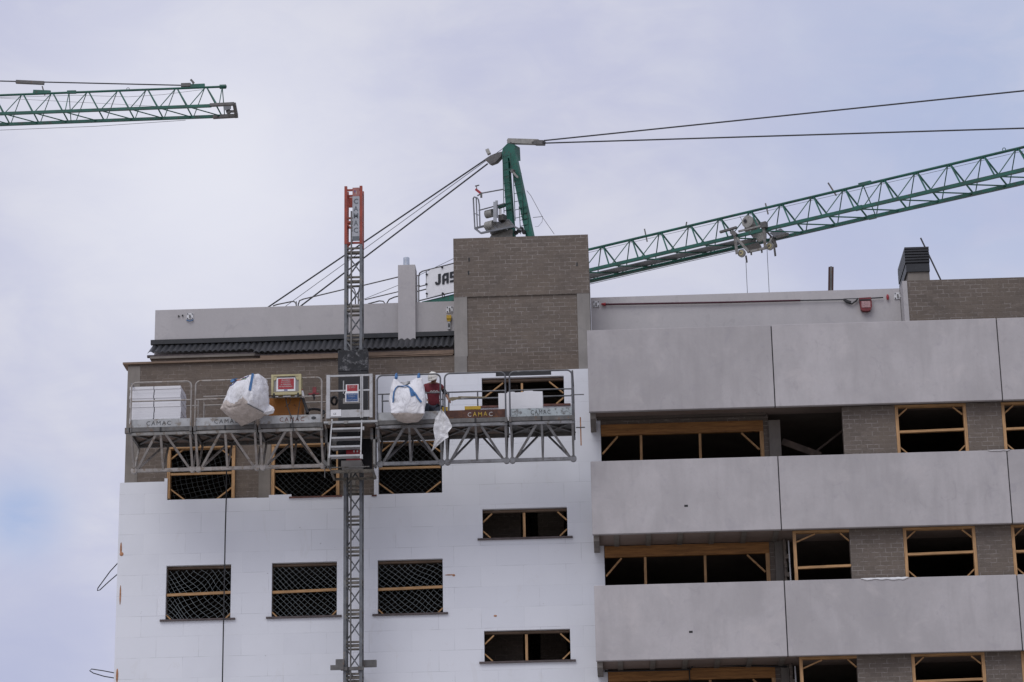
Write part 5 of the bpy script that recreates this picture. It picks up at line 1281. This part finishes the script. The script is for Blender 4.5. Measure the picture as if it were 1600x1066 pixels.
# counter jib with rails and sign
m = MB().use('green'); 
a = CP(655, 474, -.6); b = CP(800, 428, -.6); a2 = CP(655, 474, .6); b2 = CP(800, 428, .6)
zcj = a.z-.25
def QJ(s, sd, h): return Vector((C0.x+DJ.x*s+NJ.x*sd, C0.y+DJ.y*s+NJ.y*sd, h))
hj = CP(690, 470, -.6).z
m.box
for sd in (-.65, .65):
    m.bar(QJ(-19.5, sd, hj-.05), QJ(-3.5, sd, hj-.05), .14, .22)
m.plate([CP(659, 471.5, -.66), CP(709, 459.5, -.66), CP(760, 447, -.66), CP(760, 470, -.66), CP(659, 476, -.66)], NJ*.06); m.plate([QJ(-19.5, -.6, hj-.1), QJ(-4, -.6, hj-.1), QJ(-4, .6, hj-.1), QJ(-19.5, .6, hj-.1)], (0, 0, -.03))
cj = m.build('counter_jib', cr)
m = MB().use('steel_dark')
def poly(sd, pts, r): m.tube([CP(x, y, sd) for x, y in pts], r, 6)
sd = -.75
poly(sd, [(427, 478), (433, 476), (456, 471.3), (460, 471.5), (462.5, 474.5), (463.5, 482)], .028)
poly(sd, [(466, 482), (466, 476), (468, 470), (474, 467.5), (543, 451), (549, 449.5), (553, 451), (555, 456), (555.5, 480)], .028)
poly(sd, [(560, 480), (560, 458), (561.5, 450), (566, 446.5), (622, 433), (648, 426.5), (651, 430), (651.5, 480)], .028)
poly(sd, [(570, 468.5), (622, 456), (651, 449.5)], .022)
poly(sd, [(654.3, 480), (654.3, 432), (655.5, 427), (660, 424), (709, 411.5), (800, 389)], .028); poly(sd, [(666, 424), (667, 465)], .022); poly(sd, [(651, 447), (656, 446)], .022); poly(sd, [(651, 431), (656, 430.5)], .02); poly(sd, [(655, 448), (667, 445)], .022); poly(sd, [(655, 470), (709, 456.5), (800, 434)], .026)
poly(.75, [(575, 475), (593, 470.3), (599, 471), (601, 474), (601.5, 482)], .028); poly(.75, [(604, 482), (604.5, 474), (608, 468), (616, 464.5), (650, 456), (709, 441)], .028)
for x, y in ((463, 471), (691, 457), (694, 456)): poly(sd, [(x, y), (x+.3, y+8)], .02)
m.build('rail', cj)
m = MB().use('sign_white')
sp = [(666.5, 428), (672, 421.5), (709, 413), (752, 402), (752, 447), (709, 456), (668, 464.5), (666, 460)]
m.plate([CP(x, y, -.80) for x, y in sp], NJ*.02); m.use('ink'); [m.bar(CP(x, y, -.83), CP(x+1.5, y+1, -.83), .07, .07) for x, y in ((666, 428.5), (665.5, 443.5), (666, 458.5), (690, 417.5), (691, 458), (727, 408))]
sg = m.build('sign_board', cj)
m = MB().use('ink'); o_ = CP(704.5, 439, -.83); 
def slab_(pts): m.plate([CP(x, y, -.822) for x, y in pts], NJ*(-.012))
# block capitals J A S O with forward slant
def glyph(polys, x0, y0, k=1.0, sl=-.235):
    for pg in polys: slab_([(x0+x*k-(0), y0+y*k+sl*x*k) for x, y in pg])
J_ = [[(4.2, -16), (8.2, -16), (8.2, -2.0), (6, 0), (2, 0), (0, -3), (2.6, -4.8), (3.8, -3.6), (4.4, -4)]]
glyph([[(5.2, -16.5), (9, -16.5), (9, -3), (5.2, -3)], [(2.2, -3.6), (9, -3.4), (7, 0), (3.4, 0)], [(0, -4.6), (2.4, -5.8), (3.8, -3.2), (3.4, 0), (1.6, -1)]], 679.5, 446.3)
glyph([[(0, 0), (0, -13), (3.4, -13), (3.4, 0)], [(0, -13), (3, -16.4), (10, -16.4), (10, -13)], [(6.6, 0), (6.6, -13), (10, -13), (10, 0)], [(3.4, -5), (3.4, -8), (6.6, -8), (6.6, -5)]], 691, 444.6)
glyph([[(0, -16.4), (9, -16.4), (9, -13.2), (0, -13.2)], [(0, -13.2), (3.2, -13.2), (3.2, -10), (0, -10)], [(0, -10), (9, -10), (9, -6.8), (0, -6.8)], [(5.8, -6.8), (9, -6.8), (9, -3.2), (5.8, -3.2)], [(0, -3.2), (9, -3.2), (9, 0), (0, 0)]], 703, 441.8)
glyph([[(0, -16.4), (3.2, -16.4), (3.2, 0), (0, 0)], [(6.2, -16.4), (9.4, -16.4), (9.4, 0), (6.2, 0)], [(3.2, -16.4), (6.2, -16.4), (6.2, -13.2), (3.2, -13.2)], [(3.2, -3.2), (6.2, -3.2), (6.2, 0), (3.2, 0)]], 714, 439.2)
m.build('lettering', sg)
m = MB().use('rope_thin'); m.tube([CP(560, 471, -.2), CP(622, 446, -.2), CP(709, 404, -.2), CP(760, 382, -.2)], .012, 4); m.build('hoist_line', cr)
# crane tower down to the ground
def lattice_tower(c, w, z0, z1, parent, mt):
    m = MB().use(mt); h = w/2
    for sx in (-1, 1):
        for sy_ in (-1, 1): m.box(c.x+sx*h-.08, c.x+sx*h+.08, c.y+sy_*h-.08, c.y+sy_*h+.08, z0, z1)
    n = int((z1-z0)/w); st = (z1-z0)/n
    for k in range(n):
        za, zb = z0+k*st, z0+(k+1)*st
        for sx, sy_, ex, ey in ((-1, -1, 1, -1), (1, -1, 1, 1), (1, 1, -1, 1), (-1, 1, -1, -1)):
            p = Vector((c.x+sx*h, c.y+sy_*h, za)); q_ = Vector((c.x+ex*h, c.y+ey*h, zb)); m.bar(p, q_, .07); m.bar(Vector((p.x, p.y, zb)), q_, .06)
    m.build('tower', parent)
lattice_tower(Vector((TB.x, TB.y, 0)), 1.5, 0, 35.2, cr, 'green')

# ================================================================== tower crane B (jib tip entering from the left)
DB = Vector((1, -.012, 0)).normalized(); NB = Vector((.012, 1, 0)).normalized()
B0 = Vector((-22.887, 35.105, 42.64)); WB, HB, SB = 1.10, 1.06, 1.20
CB = B0+NB*WB/2
def BP(s, sd, h=0.0): return CB+DB*s+NB*(sd*WB/2)+Vector((0, 0, h))
def BV(px, py, sd=0.0): return PV(px, py, CB+NB*sd, NB)
cb = thing('tower_crane', (CB.x-20, CB.y, 0), 'green lattice crane jib whose tip enters at the upper left of the sky', 'tower crane')
send = (BV(332, 166, -WB/2)-B0).dot(DB); stop = (BV(354, 135)-CB).dot(DB)
m = MB().use('green'); m.tube([BP(-20, 0, HB), BP(stop, 0, HB)], .05, 8); m.tube([BP(stop-.28, 0, HB), BP(stop-.02, 0, HB)], .09, 10); m.build('top_chord', cb)
for sd in (-1, 1):
    m = MB().use('green'); m.bar(BP(-20, sd), BP(send-.05 if sd < 0 else send+.35, sd), .10, .115); m.build('bottom_chord', cb)
m = MB().use('green')
ns = [.74, 1.96, 3.43, 4.68, 5.86, 7.06, 8.27]; s = .74
while s > -20: s -= SB; ns.append(s)
for s in ns:
    t = BP(s, 0, HB-.03)
    for sd in (-1, 1):
        m.tube([t+DB*.06, BP(s+SB/2, sd)], .030, 6, False); m.tube([t-DB*.04, BP(s-SB/2+.03, sd)], .02, 6, False)
    if s < 8: m.tube([BP(s+SB/2, -1), BP(s+SB/2+SB, 1)], .024, 6, False)
m.tube([BP(2.66, 0, HB), BP(2.66, -1)], .02, 6); m.tube([BP(2.66, 0, HB), BP(2.66, 1)], .02, 6); m.tube([BP(8.95, 0, HB), BP(8.93, -1)], .02, 6); m.tube([BP(8.95, 0, HB), BP(8.98, 1)], .02, 6)
m.bar(BV(52, 143.5), BV(79, 144.5), .10, .14); m.bar(BV(105, 144.3), BV(119, 144), .1, .12); m.bar(BV(297, 135), BV(320, 134), .10, .15)
m.build('jib_lattice', cb)
m = MB().use('steel_dark'); t0 = BV(328, 164.5, -WB/2); t1 = BV(366, 162.5, -WB/2); u0 = BV(333, 183, WB/2); u1 = BV(369.5, 181, WB/2)
m.bar(t0, t1, .14, .11); m.bar(u0, u1, .16, .13); m.bar(t1, u1, .13, .12); m.bar(BV(366.5, 180, WB/2), BV(371.5, 179.5, WB/2), .2, .2)
tf = m.build('tip_frame', cb)
c = BV(357, 174.5, .2); m = MB().use('steel_dark'); m.tube([c-NB*.05, c+NB*.05], .10, 16); m.bar(c, c+DB*.3, .05, .1); m.use('zinc'); m.plate([BV(350, 166, .1), BV(361, 165, .1), BV(361, 170, .1), BV(350, 173, .1)], NB*.02); m.build('pulley', tf)
m = MB().use('rope_grey'); a = BV(286, 133.5); b = BV(0, 126.8); m.tube([a, b, b+(b-a)*1.6], .026, 6); pb = m.build('pendant_bar', cb)
m = MB().use('steel_dark'); m.bar(BV(25, 128), BV(69, 130), .12, .13); m.bar(BV(283, 133.5), BV(298, 133), .12, .15); m.bar(BV(301, 129), BV(305, 138), .06, .07); m.bar(BV(298, 124.5), BV(303, 130), .05, .08); m.bar(BV(66, 135), BV(70, 149), .05, .05); m.build('turnbuckle', pb)
m = MB().use('rope_thin'); m.tube([BV(0, 152.5), BV(120, 149), BV(200, 151.5), BV(255, 148), BV(318, 140)], .008, 4); m.tube([BV(0, 153.5), BV(250, 166.5)], .007, 4); m.tube([BV(-300, 210, .5), BV(0, 203.5, .5), BV(150, 197.5, .5), BV(290, 188, .5)], .010, 4)
m.tube([BV(200, 140)+Vector((.06*math.cos(t/8*6.283), 0, .02+.06*math.sin(t/8*6.283))) for t in range(9)], .013, 5); m.build('trolley_rope', cb)
lattice_tower(Vector((CB.x-20, CB.y, 0)), 1.5, 0, 42.6, cb, 'green')
